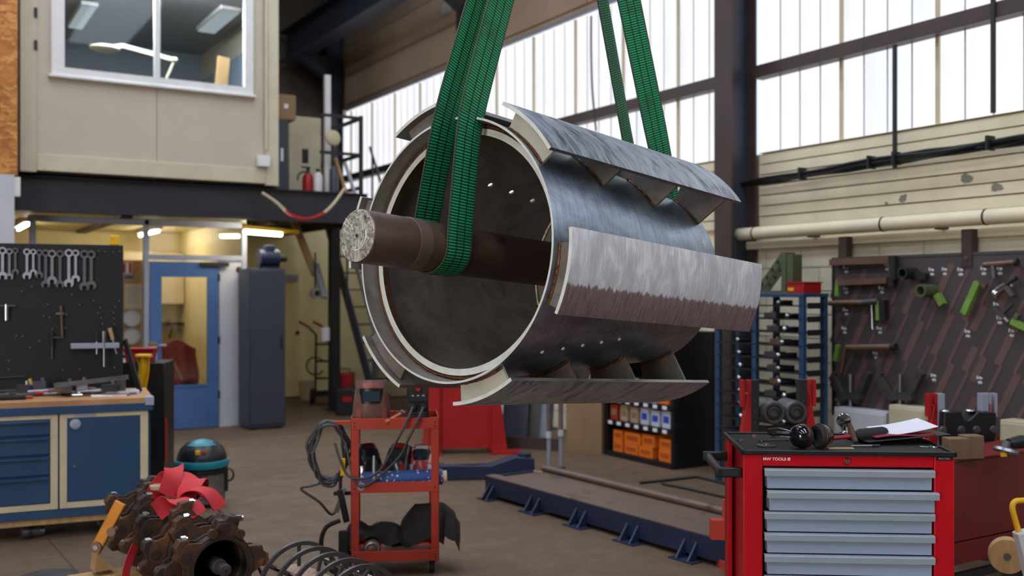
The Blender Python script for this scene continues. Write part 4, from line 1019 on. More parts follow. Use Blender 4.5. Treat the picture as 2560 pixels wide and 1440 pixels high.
# ================================================================== BLUE WORKBENCH AND TOOL PANEL
BR = -YAW+R(23.6)
BO = cw(-2.46, 6.76, 0)
bx_, by_ = Vector((math.cos(BR), math.sin(BR), 0)), Vector((-math.sin(BR), math.cos(BR), 0))
def bl(u, v, y):
    """pixel -> bench-local (x, z) on the plane local y"""
    o = Vector((0, 0, EYE)); d = px(u, v, 1.0)-o
    t = (y-(o-BO).dot(by_))/d.dot(by_); q = o+d*t-BO
    return q.dot(bx_), q.z
def bw(x, y, z): return BO+bx_*x+by_*y+Vector((0, 0, z))
bn = thing('workbench', 'blue and cream workbench with four drawers, a door and a wooden top', 'workbench', BO, BR)
MB().bx(-2.0, .03, -.02, .72, .865, .905).build('wooden_top', M_WOOD, bn, bevel=.004)
MB().bx(-2.0, .03, -.024, .0, .815, .868).build('front_band', M_BLUE, bn, bevel=.003)
MB().bx(-.02, .036, -.03, .05, .85, .908).build('corner_guard', M_GREYP, bn, bevel=.004)
MB().bx(-2.0, .015, .01, .70, .15, .815).build('carcass', M_BLUE, bn, smooth=0)
def fr_(x0, x1, z0, z1): MB().bx(x0, x1, -.008, .012, z0, z1).build('frame_strip', M_BEIGE, bn, bevel=.002)
fr_(-.52, -.0, .785, .825); fr_(-.05, -.0, .2, .785); fr_(-.52, -.0, .195, .235); fr_(-.545, -.50, .195, .825)
fr_(-.60, -.555, .195, .825); fr_(-1.25, -.60, .785, .825); fr_(-1.25, -.60, .195, .235)
dd = MB().bx(-.497, -.053, -.012, .01, .238, .782).build('door', M_BLUE, bn, bevel=.003)
MB().lathe([(0, -.014), (.02, -.016), (.033, -.010), (.035, 0)], 18, Tm(-.45, -.012, .745) @ Rm(-90, 'X')).build('lock_rose', M_GREYP, dd)
MB().lathe([(0, -.01), (.01, -.01), (.012, 0)], 12, Tm(-.455, -.012, .47) @ Rm(-90, 'X')).build('knob', M_STEEL, dd)
MB().bx(-.46, -.33, -.012, -.008, .79, .82).build('worn_plate', M_GREYP, bn, smooth=0)
for z0, z1 in ((.685, .782), (.557, .672), (.424, .544), (.238, .411)):
    q = MB().bx(-1.2, -.603, -.012, .01, z0, z1).build('drawer', M_BLUE, bn, bevel=.004)
    MB().prism([(-.012, 0), (-.034, -.006), (-.034, -.016), (-.028, -.010), (-.012, -.012)], -1.19, -.61, Matrix(((0,0,1,0),(1,0,0,0),(0,1,0,z1),(0,0,0,1)))).build('drawer_pull', M_BLUE, q)
MB().bx(-2.0, .01, -.004, .70, .135, .19).build('plinth', M_BLUE, bn, bevel=.003)
MB().bx(-2.0, -.2, .02, .66, .095, .135).build('skid_board', M_PLY, bn)
for x in (-.28, -1.7):
    for y in (.12, .58):
        k = MB().bx(x-.05, x+.05, y-.05, y+.05, .125, .136).bx(x-.035, x-.028, y-.03, y+.03, .05, .13).bx(x+.028, x+.035, y-.03, y+.03, .05, .13).build('caster', M_STEEL, bn)
        MB().cyl((x-.024, y, .08), (x+.024, y, .08), .08, n=22).build('wheel', M_RUBBER, k)
        MB().cyl((x-.026, y, .08), (x+.026, y, .08), .045, n=16).build('wheel_hub', M_DTOOL, k)
# tool panel
YPN = .52
xr, ztp = bl(308, 618, YPN)
tp_ = thing('pegboard', 'black upright tool panel at the back of the blue workbench', 'tool panel', bw(0, YPN, .905), BR)
MB().bx(-2.0, xr, 0, .025, .002, 1.95-.905).build('sheet', mat('panel_black', (17,15,17), .55, 0, .12, 3), tp_, bevel=.003)
MB().bx(xr-.03, xr+.0, .025, .055, 0, 1.95-.905).build('upright', M_DARK, tp_); MB().bx(-1.4, -1.36, .025, .055, 0, 1.95-.905).build('upright', M_DARK, tp_)
x1, z1 = bl(320, 850, YPN); x2, z2 = bl(350, 985, .35)
MB().bar((x1-.02, .0, z1-.905), (x2, .35-YPN, .003), .012, .05).build('gusset_stay', M_DARK, tp_)
pm = MB().cyl((0, 0, 0), (0, -.022, 0), .005, n=8).mesh('peg', M_SPD)
for (u, v) in ((247, 628), (263, 629), (283, 630), (299, 628), (55, 728), (79, 717), (180, 736), (120, 761), (199, 762), (234, 752), (298, 752), (250, 769), (288, 768), (245, 782), (284, 781), (253, 795), (285, 796), (256, 810), (286, 810), (109, 790), (124, 794), (166, 786), (163, 820), (131, 823), (41, 840), (57, 840), (98, 852), (75, 868), (22, 902), (22, 923), (157, 925), (199, 923), (286, 919)):
    x, z = bl(u, v, YPN); inst(pm, 'peg', tp_, (x, 0, z-.905))
# combination spanners hanging in a row
names_ = ['leftmost', 'second', 'third', 'fourth', 'fifth', 'sixth', 'seventh', 'eighth', 'ninth', 'tenth', 'eleventh', 'twelfth', 'last']
M_SPS = mat('spanner_mid', (150,150,154), .42, .5, .15, 20)
spn = ((6, 622, 702, M_SPB, 13), (23, 624, 702, M_SPS, 11), (38, 622, 690, M_SPD, 10), (67, 625, 701, M_SPB, 12), (83, 625, 691, M_SPB, 10), (98, 627, 698, M_SPD, 11), (114, 628, 723, M_SPD, 13), (130, 630, 714, M_SPS, 14), (150, 630, 723, M_SPD, 13), (172, 628, 721, M_SPB, 14), (189, 628, 708, M_SPB, 12), (211, 631, 730, M_SPD, 15), (228, 632, 727, M_SPD, 15))
for i, (u, v0, v1, m, w) in enumerate(spn):
    x, zt_ = bl(u, v0, YPN-.03); _, zb_ = bl(u, v1, YPN-.03); wd = w*.0017; L = zt_-zb_
    b = spanner_mesh(L-.02, wd, .009); o = b.build('combination_spanner', m, smooth=30)
    o.location = bw(x, YPN-.012, zt_-.012); o.rotation_euler = (PI/2, 0, BR)
    tag(o, '%s spanner, %s in the row hanging on the black panel' % ({M_SPB: 'bright chrome', M_SPS: 'worn steel', M_SPD: 'dark steel'}[m], names_[i]), 'spanner', 'spanners on the tool panel')
def hang(name, label, cat, u, v, y=YPN-.02):
    x, z = bl(u, v, y); return thing(name, label, cat, bw(x, y, z), BR)
o = hang('tee_wrench', 'chrome T handle wrench on the black panel', 'wrench', 16, 765)
MB().cyl((-.04, 0, .0), (.055, 0, .0), .007, n=8).build('crossbar', M_DTOOL, o); MB().cyl((0, 0, .012), (0, 0, -.1), .015, n=12).build('shank', M_CHROME, o)
o = hang('pry_bar', 'slender brown handled scraper on the middle of the black panel', 'scraper', 152, 765)
MB().bar((0, 0, 0), (.008, 0, -.21), .02, .012).build('blade', M_BRONZE, o); MB().bx(-.03, .02, -.006, .006, -.06, -.045).build('guard', M_STEEL, o); MB().bx(-.06, .02, -.008, .008, -.225, -.215).build('foot', M_DTOOL, o)
o = hang('long_screwdriver', 'dark long screwdriver hanging below the scraper on the black panel', 'screwdriver', 130, 830)
MB().tube([(0, 0, 0), (0, 0, -.1)], [.012, .01], 8).build('handle', M_DARK, o); MB().cyl((0, 0, -.1), (0, 0, -.19), .005, n=8).build('blade', M_DTOOL, o)
o = hang('tool_rail', 'grey slotted tool rail at the lower end of the black panel', 'tool rail', 238, 864)
xa_, _ = bl(178, 862, YPN-.02); xb2, _ = bl(299, 862, YPN-.02); h_ = (xb2-xa_)/2
MB().bx(-h_, h_, -.045, .015, -.018, .018).build('rail', M_GREYP, o, bevel=.003)
for (u, v0, v1, m, tl, lb) in ((242, 828, 886, M_DARK, 0, 'black handled screwdriver, nearest the middle of the grey tool rail'), (260, 828, 918, M_STEEL, 0, 'long thin steel file standing through the grey tool rail'), (274, 820, 888, M_PLY, -14, 'wooden handled screwdriver leaning in the grey tool rail')):
    o = hang('screwdriver', lb, 'screwdriver', u, v0, YPN-.055); L = (v1-v0)*.0028
    b = Rm(tl, 'Y'); MB(b).tube([(0, 0, 0), (0, 0, -L*.45)], [.014, .012], 10).build('handle', m, o); MB(b).cyl((0, 0, -L*.45), (0, 0, -L), .0055, n=8).build('blade', M_STEEL, o)
# clutter on the bench top
def onb(u, v): 
    p = at_z(u, v, .905); return p
def bench_item(name, lb, cat, u, v, rz, parts):
    o = thing(name, lb, cat, onb(u, max(v, 986+(985-max(v, 975))*.3 if v < 986 else v))+Vector((0, 0, min(.03, max(0, (984-v)*.0018)))), BR+R(rz))
    for nm, m, f in parts: 
        b = MB(); f(b); b.build(nm, m, o)
    return o
bench_item('steel_bar', 'long steel bar lying across the back of the blue bench top', 'bar', 235, 968, 2, [('bar', M_STEEL, lambda b: b.bar((-.25, .0, .05), (.22, .0, .09), .03, .03)), ('support', M_DTOOL, lambda b: b.bx(-.2, -.14, -.04, .04, 0, .04)), ('support', M_DTOOL, lambda b: b.bx(.14, .2, -.04, .04, 0, .075))])
bench_item('ring_spanner', 'big dark ring spanner with a wooden sleeve on the bench clutter', 'spanner', 150, 982, -8, [('ring', M_DTOOL, lambda b: b.lathe([(.018, 0), (.032, 0), (.032, .02), (.018, .02), (.018, 0)], 18, Tm(-.1, 0, .03))), ('handle', M_BRONZE, lambda b: b.bar((-.07, 0, .04), (.2, .02, .012), .025, .012))])
bench_item('steel_clamp', 'bright little shackle lying at the bench front', 'shackle', 192, 991, 0, [('bow', M_CHROME, lambda b: b.tube([(-.02, 0, .012), (-.03, .01, .02), (0, .025, .024), (.03, .01, .02), (.02, 0, .012)], .006, 8)), ('pin', M_CHROME, lambda b: b.cyl((-.03, 0, .01), (.035, 0, .01), .006, n=8))])
bench_item('paper_box', 'flat white and violet box at the corner of the bench top', 'box', 308, 985, 6, [('body', M_PALE, lambda b: b.bx(-.11, .1, -.05, .05, 0, .028)), ('band', mat('violet_band', (70,66,140), .5), lambda b: b.bx(-.112, .08, -.0515, -.05, .004, .014))])
bench_item('paper_sheets', 'thin stack of white sheets at the bench front beside the flat box', 'papers', 268, 990, 3, [('sheet', M_PAPER, lambda b: b.bx(-.1, .12, -.05, .05, 0, .008)), ('cover', M_CARD, lambda b: b.bx(.03, .14, -.045, .045, .008, .014))])
bench_item('adhesive_tube', 'red and dark tube lying near the bench front edge', 'tube', 40, 1000, 0, [('tube', M_RUBBER, lambda b: b.tube([(-.1, 0, .018), (.06, 0, .016)], .016, 10)), ('cap', M_DRED, lambda b: b.cyl((.06, 0, .016), (.1, 0, .016), .011, n=10))])
bench_item('hacksaw', 'black framed hacksaw lying on the bench clutter', 'hacksaw', 22, 980, 4, [('frame', M_DARK, lambda b: b.tube([(-.12, 0, .02), (-.12, 0, .11), (.1, 0, .115), (.12, 0, .02)], .009, 8)), ('handle', M_YEL, lambda b: b.tube([(.12, 0, .01), (.14, 0, .06), (.13, 0, .1)], .012, 8)), ('saw_blade', M_STEEL, lambda b: b.bx(-.12, .12, -.002, .002, .018, .03))])
bench_item('standing_rod', 'white tipped rod standing among the bench clutter', 'rod', 72, 978, 0, [('rod', M_PALE, lambda b: b.cyl((0, 0, 0), (0, 0, .09), .008, n=10)), ('foot', M_DTOOL, lambda b: b.cyl((0, 0, 0), (0, 0, .02), .02, n=12))])
def pile(lb, name, u, v, rz, L, m1, m2):
    bench_item(name, lb, 'tool', u, v, rz, [('shank', m1, lambda b: b.tube([(-L/2, 0, .015), (L*.1, 0, .022), (L/2, 0, .014)], [.011, .012, .009], 8)), ('handle', m2, lambda b: b.tube([(L*.1, 0, .022), (L*.5, .01, .018)], [.017, .013], 10))])
pile('red gripped pliers under the standing rod on the bench', 'pliers', 80, 992, 8, .2, M_DTOOL, M_DRED)
pile('long dark chisel lying along the bench middle', 'chisel', 190, 984, 3, .34, M_DTOOL, M_DARK)
pile('dark file lying left along the bench top', 'file', 110, 986, -5, .3, M_DTOOL, M_DARK)
pile('steel punch with brown handle behind the bright shackle', 'punch', 215, 979, 10, .26, M_STEEL, M_BRONZE)
pile('dark rasp near the flat white box', 'rasp', 250, 975, -3, .25, M_STEEL, M_DARK)
pile('black handled scriber in front of the hacksaw', 'scriber', 15, 994, -12, .22, M_DTOOL, M_DARK)
pile('steel drift lying behind the ring spanner', 'drift', 130, 974, 5, .3, M_STEEL, M_DTOOL)
pile('brown handled hammer shaft on the back of the bench', 'hammer_shaft', 180, 972, -6, .3, M_BRONZE, M_BRONZE)
for (u, v, w_, d_, h_, m, lb) in ((60, 970, .09, .06, .05, M_DTOOL, 'dark steel bracket block behind the standing rod on the bench'), (165, 966, .12, .07, .06, M_BRONZE, 'brown worn tin box at the back of the bench top'), (205, 966, .07, .06, .07, M_GREYP, 'small grey steel block beside the brown tin box'), (275, 968, .1, .06, .05, M_DARK, 'black plastic case behind the thin stack of sheets'), (100, 968, .08, .05, .07, M_SLATE, 'slate grey socket tray behind the dark file on the bench')):
    bench_item('bench_block', lb, 'block', u, v, random.uniform(-15, 15), [('body', m, lambda b: b.bx(-w_/2, w_/2, -d_/2, d_/2, 0, h_)), ('stud', M_STEEL, lambda b: b.cyl((w_*.2, 0, h_), (w_*.2, 0, h_+.025), .012, n=10)), ('lip', m, lambda b: b.bx(-w_*.55, w_*.55, -d_*.55, d_*.55, h_*.7, h_*.8))])
for i, (u, v, rz, L, m1, m2, lb) in enumerate(((60, 988, 20, .24, M_STEEL, M_DARK, 'steel gripped wrench crossing the pliers on the bench'), (145, 990, -15, .2, M_STEEL, M_DARK, 'short steel tommy bar in front of the ring spanner'), (230, 986, 25, .22, M_DTOOL, M_DRED, 'red handled screwdriver lying between shackle and sheets'), (95, 980, -25, .26, M_BRONZE, M_DTOOL, 'brown lever bar lying across the dark file'))):
    pile(lb, 'bench_tool', u, v, rz, L, m1, m2)
# behind / beside the bench
bc = thing('black_cabinet', 'narrow black cabinet standing behind the end of the workbench', 'cabinet', px(372, 905, 8.0)*1.0, -YAW+R(8)); bc.location.z = 0
MB().bx(-.02, .12, 0, .4, .0, 1.05).build('body', M_BLACK, bc, bevel=.006); MB().bx(-.02, .12, -.012, 0, .05, 1.0).build('door', M_BLACK, bc); MB().bx(.122, .13, .0, .05, .25, .6).build('edge_strip', M_DRED, bc)
MB().bx(-.2, -.02, 0, .4, 0, 1.05).build('side_box', M_BLACK, bc)
p = px(352, 872, 8.1); o = thing('parts_bin', 'red plastic parts bin on top of the black cabinet', 'bin', (p.x, p.y, 1.05), -YAW+R(8))
MB().prism([(-.1, 0), (.1, 0), (.115, .1), (-.12, .1)], -.07, .07, Matrix(((1,0,0,0),(0,0,-1,0),(0,1,0,0),(0,0,0,1)))).build('body', M_DRED, o, bevel=.004); MB().bx(-.13, .125, -.08, .08, .1, .112).build('rim', M_DRED, o)
p = px(381, 868, 8.25); o = thing('spray_can', 'white and grey can beside the red parts bin', 'can', (p.x, p.y, 1.05), 0)
MB().lathe([(0, 0), (.036, 0), (.036, .12), (0, .12)], 16).build('body', M_PALE, o); MB().cyl((0, 0, .12), (0, 0, .15), .034, n=16).build('lid', M_CARD, o)
p = px(356, 895, 7.75)
o = thing('yellow_cloth', 'yellow cloth hanging beside the tool panel', 'cloth', p, -YAW)
b = MB().grid(lambda a, c: ((-.05+.1*a)*(1-.25*c)+.012*math.sin(c*4), .015*math.sin(a*9+c*3), .02-.30*c), 12, 10, .006); b.build('cloth', M_YEL, o); MB().bx(-.05, .06, -.03, .05, .0, .03).build('fold', M_YEL, o, bevel=.01)
MB().cyl((.0, .02, .0), (.0, .2, .0), .012).build('hook', M_STEEL, o)
p = px(286, 596, 7.3); o = MB().bx(-.03, .035, -.03, .03, 0, .07).build('yellow_box', M_YEL, bevel=.006); place(o, bw(*((bl(286, 600, YPN+.04)[0],)), YPN+.04, 1.95), BR); tag(o, 'small yellow box standing on the top edge of the black panel', 'box')
o = thing('low_crate', 'low black plastic tray on the floor beside the workbench', 'tray', at_z(410, 1192), -YAW)
MB().bx(-.12, .1, -.1, .12, 0, .02).bx(-.12, .1, -.1, -.085, .02, .11).bx(-.12, .1, .105, .12, .02, .11).bx(-.12, -.105, -.1, .12, .02, .11).bx(.085, .1, -.1, .12, .02, .11).build('tray_body', M_BLACK, o)
o = thing('pipe_fitting', 'dark pipe coupling with a bright end lying on the floor under the bench', 'coupling', at_z(78, 1345), BR+R(15))
MB().cyl((-.06, 0, .04), (.05, 0, .04), .036, n=18).build('sleeve', M_DTOOL, o); MB().cyl((.05, 0, .04), (.075, 0, .04), .03, n=18).build('bright_end', M_CHROME, o); MB().lathe([(.036, -.02), (.043, -.02), (.043, .0), (.036, 0)], 18, Tm(.0, 0, .04) @ Rm(90, 'Y')).build('collar', M_DARK, o)
o = MB().lathe([(0, 0), (.15, 0), (.16, .012), (.12, .02), (.03, .022), (0, .022)], 32).build('floor_disc', M_DTOOL); o.location = at_z(120, 1446); tag(o, 'dark round disc lying on the floor at the bottom edge', 'disc')
# vacuum cleaner
vq = at_z(505, 1262)
vc = thing('workshop_vacuum', 'small workshop vacuum with teal rim, black motor head and steel tank', 'vacuum cleaner', (vq.x, vq.y, 0), -YAW)
MB().lathe([(0, .03), (.165, .03), (.172, .05), (.172, .26), (.0, .26)], 32).build('tank', M_STEEL, vc)
MB().lathe([(.172, .245), (.185, .25), (.187, .285), (.17, .29)], 32).build('tank_band', M_BLACK, vc)
MB().lathe([(.17, .29), (.195, .295), (.203, .325), (.197, .345), (.18, .35)], 32).build('rim', M_TEAL, vc)
hd_ = MB().lathe([(.185, .35), (.182, .375), (.16, .43), (.11, .475), (.05, .49), (0, .492)], 32).build('motor_head', M_BLACK, vc)
b = MB(); b.lathe([(.130, .462), (.08, .493), (.02, .503), (0, .503)], 32, None, R(-130), R(-20)); b.build('top_cover', M_TEAL, hd_)
MB().box((.02, -.165, .42), (.035, .02, .035)).build('switch', M_YEL, hd_, bevel=.004); MB().box((.065, -.158, .42), (.03, .02, .03)).build('switch', M_DRED, hd_, bevel=.004)
for a in (-150, -80, 10, 100): MB(Rm(a, 'Z')).bx(.172, .192, -.018, .018, .1, .28).build('latch', M_BLACK, vc, bevel=.004)
MB().tube(arc((.19, 0, .23), .05, -80, 80, 8), .008, 6).build('carry_handle', M_BLACK, vc)
for a in (45, 135, 225, 315): MB(Rm(a, 'Z')).cyl((.15, -.015, .02), (.15, .015, .02), .02, n=12).build('wheel', M_RUBBER, vc)
MB().bx(-.12, -.03, -.178, -.172, .1, .22).build('sticker', M_PALE, vc, smooth=0)
# ================================================================== RED WELDING TROLLEY
tD = 5.67
TR = -YAW+R(7)
to = cw((988-1280)/FPX*tD, tD, 0)
tr = thing('welding_trolley', 'orange red three tier workshop trolley below the drum', 'trolley', to, TR)
tw = .249; tdp = .36
for x in (-tw, tw-.045):
    for y in (0, tdp-.04):
        l = MB().bx(x, x+.045, y, y+.004, .08, .9).bx(x if x < 0 else x+.041, x+.004 if x < 0 else x+.045, y, y+.04, .08, .9)
        l = l.build('leg', M_ORED, tr)
        for z in (.87, .85, .5, .12, .1): MB().cyl((x+.022, y-.004, z), (x+.022, y, z), .006, n=8).build('bolt', M_DTOOL, l)
for nm, z0, z1 in (('top_shelf', .835, .896), ('middle_shelf', .475, .535), ('bottom_shelf', .085, .145)):
    t_ = MB().bx(-tw+.004, tw-.004, -.004, .004, z0, z1).bx(-tw+.004, tw-.004, tdp-.004, tdp+.004, z0, z1).bx(-tw, -tw+.006, 0, tdp, z0, z1).bx(tw-.006, tw, 0, tdp, z0, z1).bx(-tw, tw, 0, tdp, z0+.01, z0+.016)
    t_.build(nm, M_ORED, tr, bevel=.0015)
for x, y in ((-tw+.04, .05), (tw-.04, .05), (-tw+.04, tdp-.05), (tw-.04, tdp-.05)):
    k = MB().bx(x-.03, x+.03, y-.03, y+.03, .076, .084).bx(x-.022, x-.017, y-.02, y+.03, .03, .08).bx(x+.017, x+.022, y-.02, y+.03, .03, .08).build('caster', M_STEEL, tr)
    MB().cyl((x-.014, y+.01, .04), (x+.014, y+.01, .04), .04, n=18).build('wheel', M_RUBBER, k)
def tl(x, y, z):
    return to+Vector((math.cos(TR)*x-math.sin(TR)*y, math.sin(TR)*x+math.cos(TR)*y, z))
# inverter welder
wd = thing('inverter_welder', 'black inverter welder with a red dial on the trolley top', 'welder', tl(.13, .05, .853), TR)
MB().bx(-.06, .06, 0, .3, 0, .25).build('body', M_BLACK, wd, bevel=.008)
MB().bx(-.055, .055, -.008, 0, .13, .24).build('control_panel', M_DARK, wd, bevel=.003)
MB().lathe([(0, -.02), (.014, -.02), (.016, 0)], 16, Tm(.0, -.008, .205) @ Rm(-90, 'X')).build('dial', M_DRED, wd)
for x in (-.03, .03): MB().lathe([(0, -.03), (.016, -.03), (.02, -.01), (.022, 0)], 14, Tm(x, 0, .1) @ Rm(-90, 'X')).build('socket', M_RUBBER, wd)
for k in range(4): MB().bx(-.05, .05, -.005, 0, .012+k*.016, .02+k*.016).build('vent_slat', M_DTOOL, wd)
for x in (-.03, 0, .03): MB().box((x, -.009, .165), (.014, .002, .008)).build('marking', M_GREYP, wd, smooth=0)
MB().tube([(-.04, .08, .25), (-.04, .08, .28), (.04, .08, .28), (.04, .08, .25)], .008, 8).build('handle', M_RUBBER, wd)
# welding masks
def mask(name, lb, loc, rz, tilt, m_shell, m_print, sc=1.0):
    o = thing(name, lb, 'welding mask', loc, rz)
    T = Rm(tilt, 'X') @ Matrix.Scale(sc, 4)
    b = MB(T); b.grid(lambda a, c: (.115*math.sin((a-.5)*3.0)*(1-.25*c*c), .0-.11*math.cos((a-.5)*2.7)*(1-.2*(2*c-1)**2), .27*c), 18, 14, .005); b.build('shell', m_shell, o)
    b = MB(T); b.grid(lambda a, c: (.075*math.sin((a-.5)*2.4), -.003-.112*math.cos((a-.5)*1.6), .13+.09*c), 10, 5, .006); v_ = b.build('visor_frame', M_BLACK, o)
    MB(T).bx(-.05, .05, -.125, -.117, .145, .205).build('lens', mat('dark_lens', (40,60,70), .08, 0, .1, 4, coat=.5), o)
    for (x0, x1, z0, z1) in ((-.09, -.06, .02, .1), (.06, .09, .02, .1), (-.05, .05, .225, .255)):
        b = MB(T); b.grid(lambda a, c: (x0+(x1-x0)*a, -.008-.11*math.cos((x0+(x1-x0)*a)/.115*1.1)*(1-.2*(2*(z0+(z1-z0)*c)/.27-1)**2), z0+(z1-z0)*c), 5, 5, .003); b.build('decoration', m_print, o)
    b = MB(T); b.tube([(.1*math.cos(R(a)), .02+.1*math.sin(R(a)), .17) for a in range(0, 181, 15)], .009, 8); b.build('headband', M_RUBBER, o)
    return o
M_MASKR = mat('mask_red_grey', (124,84,78), .3, 0, .25, 9, dirt=(90,80,74), dirt_at=.5, dscale=10)
M_MASKB = mat('mask_black_gloss', (40,38,44), .2, 0, .2, 8, coat=.4)
mask('welding_mask', 'reddish welding mask standing on the trolley top beside the welder', tl(-.135, .13, .853), TR, 0, M_MASKR, mat('mask_faded_red', (150,84,76), .4), .95)
mask('welding_mask', 'black welding mask with silver and blue shell lying on the middle shelf', tl(-.15, .24, .50), TR+R(25), -22, M_MASKB, M_CHROME, .78)
mask('welding_mask', 'black and red patterned welding mask on the middle shelf, its visor turned up', tl(.0, .24, .498), TR-R(25), -32, M_MASKB, M_DRED, .78)
mask('welding_mask', 'red and white striped welding mask at the outer end of the middle shelf', tl(.155, .24, .498), TR-R(10), -28, mat('mask_red_white', (170,60,60), .25, 0, .4, 7, dirt=(220,220,224), dirt_at=.5, dscale=9), M_PALE, .74)
o = thing('blue_paper_roll', 'blue roll wrapped in star printed paper on the middle shelf', 'roll', tl(.02, .06, .493), TR)
M_STAR = NT('star_print'); 
_v = M_STAR.coord((1, 1, 1)); _vo = M_STAR.n('ShaderNodeTexVoronoi'); _vo.inputs['Scale'].default_value = 38; M_STAR.l(_v, _vo.inputs['Vector'])
M_STAR.bsdf(M_STAR.mix(M_STAR.ramp(_vo.outputs['Distance'], [(.2, (1,1,1,1)), (.26, (0,0,0,1))]), lin((44,76,140)), lin((214,216,220))), .5); M_STAR = M_STAR.m
MB().cyl((-.21, 0, .045), (.25, 0, .055), .045, n=20).build('roll', M_STAR, o); MB().cyl((.25, 0, .055), (.275, 0, .056), .035, n=16).build('paper_core', M_BEIGE, o)
o = thing('steel_rod', 'thin pale rod standing on the middle shelf of the trolley', 'rod', tl(-.12, .02, .492), TR); MB().cyl((0, -.0, 0), (.0, -.0, .19), .006, n=8).build('rod', M_PALE, o); MB().cyl((0, 0, 0), (0, 0, .01), .012, n=10).build('foot', M_DTOOL, o)
o = thing('pipe_socket', 'small blue grey pipe socket at the inner end of the middle shelf', 'socket', tl(-.19, .02, .492), TR); MB().lathe([(.012, -.04), (.022, -.04), (.022, .03), (.012, .03), (.012, -.04)], 16, Tm(0, 0, .022) @ Rm(90, 'X')).build('sleeve', M_GREYP, o)
o = thing('wood_handle_hammer', 'chipping hammer with an orange wooden handle on the trolley top', 'hammer', tl(.0, .03, .853), TR+R(38))
MB().tube([(-.07, 0, .02), (.05, 0, .065)], [.012, .009], 10).build('handle', mat('orange_wood', (190,106,50), .5, 0, .15, 10), o); MB().tube([(.05, -.03, .065), (.05, 0, .07), (.05, .05, .06)], [.005, .014, .006], 8).build('head', M_DTOOL, o)
o = thing('steel_pan', 'shallow black steel pan under the reddish mask on the trolley top', 'pan', tl(-.12, .14, .8525), TR)
MB().lathe([(0, 0), (.11, 0), (.125, .03), (.12, .03), (.105, .004), (0, .004)], 28).build('bowl', M_DARK, o); MB().bx(.11, .2, -.015, .015, .022, .03).build('grip', M_DARK, o)
# cables
def loop(cx, cz_, rx, rz_, y, n=28, a0=0, wob=.01):
    return [(cx+rx*math.cos(a0+2*PI*i/n)+wob*math.sin(3*i*.4), y+wob*math.sin(i*.7), cz_+rz_*math.sin(a0+2*PI*i/n)) for i in range(n)]
cb2 = thing('cable_coil', 'coil of grey welding cable hanging on the side of the trolley', 'cable coil', tl(-tw-.06, .12, .87), TR)
for k in range(7):
    rx = .075+.012*random.random()+.006*k; rz_ = .16+.02*random.random()
    MB().tube(loop(-.06-.012*random.random(), -.17-.02*random.random(), rx, rz_, -.06+.02*k, a0=k), .0075, 6, closed=True).build('turn', M_CABLE, cb2)
MB().tube(spline([(-.02, 0, -.33), (-.16, -.05, -.36), (-.22, -.06, -.375), (-.12, -.06, -.45), (-.05, -.03, -.53), (.0, 0, -.46)], 6), .0075, 6).build('loose_end', M_CABLE, cb2)
MB().bx(-.05, .066, -.02, .02, -.02, .0).build('hook', M_ORED, cb2)
for x, lb in ((.10, 'grey welding lead from the left socket drooping across the trolley front'), (.16, 'grey welding lead from the right socket drooping across the trolley front')):
    a = tl(x, .02, .955); P = [Vector((0, 0, 0)), Vector((-.03, -.05, -.06)), Vector((-.08, -.07, -.16)), Vector((-.2 if x < .12 else -.16, -.05, -.36 if x < .12 else -.30)), Vector((-.36, -.03, -.38 if x < .12 else -.44)), Vector((-.44, .02, -.2))]
    o = MB().tube(spline([q for q in P], 8), .0075, 8).build('welding_lead', M_CABLE); place(o, a, TR); tag(o, lb, 'cable')
o = thing('electrode_holder', 'black electrode holder clamp hanging on the trolley side', 'clamp', tl(-tw-.06, .05, .46), TR)
MB(Rm(-12, 'Y')).bx(-.015, .02, -.015, .015, -.16, .03).build('jaw', M_BLACK, o, bevel=.004); MB(Rm(18, 'Y')).bx(-.005, .022, -.014, .014, -.10, .04).build('lever', M_STEEL, o, bevel=.003); MB().tube([(0, 0, .03), (0, 0, .1)], .01, 8).build('cable_sleeve', M_RUBBER, o)
MB().bx(-.04, .061, .03, .05, -.01, .01).build('hanger', M_DARK, o)
o = thing('yellow_tag', 'yellow tag hanging in the cable coil', 'tag', tl(-tw-.045, .03, .62), TR); MB().bx(-.014, .014, -.006, .006, -.05, .05).build('body', M_YEL, o, bevel=.003); MB().tube([(0, 0, .05), (.0, .02, .09), (.04, .05, .1)], .003, 5).build('string', M_DARK, o)
# draped cloths and jar on the bottom shelf
def drape(name, lb, loc, rz, fn, nu=24, nv=18):
    o = MB().grid(fn, nu, nv, .006).build(name, M_CLOTH, smooth=75); place(o, loc, rz); return tag(o, lb, 'cloth')
def prof(P, a):
    a = max(0, min(.9999, a))*(len(P)-1); i_ = int(a); f = a-i_; f = f*f*(3-2*f); return [p+(q-p)*f for p, q in zip(P[i_], P[i_+1])]
AP = [(-.255, .06), (-.285, .14), (-.27, .22), (-.22, .262), (-.16, .25), (-.10, .262), (-.04, .235), (.02, .225), (.07, .19), (.10, .13)]
JK = [(-.10, .14), (-.04, .27), (.04, .36), (.12, .385), (.20, .365), (.27, .32), (.30, .25)]
drape('welding_apron', 'black leather apron heaped on the bottom shelf and hanging over its end', tl(.0, .0, .0), TR,
      lambda a, c: (prof(AP, a)[0]+.012*math.sin(c*9+a*4), .052+.255*c+.008*math.sin(a*14), max(.152 if a > .3 else .03, prof(AP, a)[1]*(1-.30*(2*c-1)**2)+.022*math.sin(a*17+c*5)+.018*math.sin(c*13+a*3))), 40, 20)
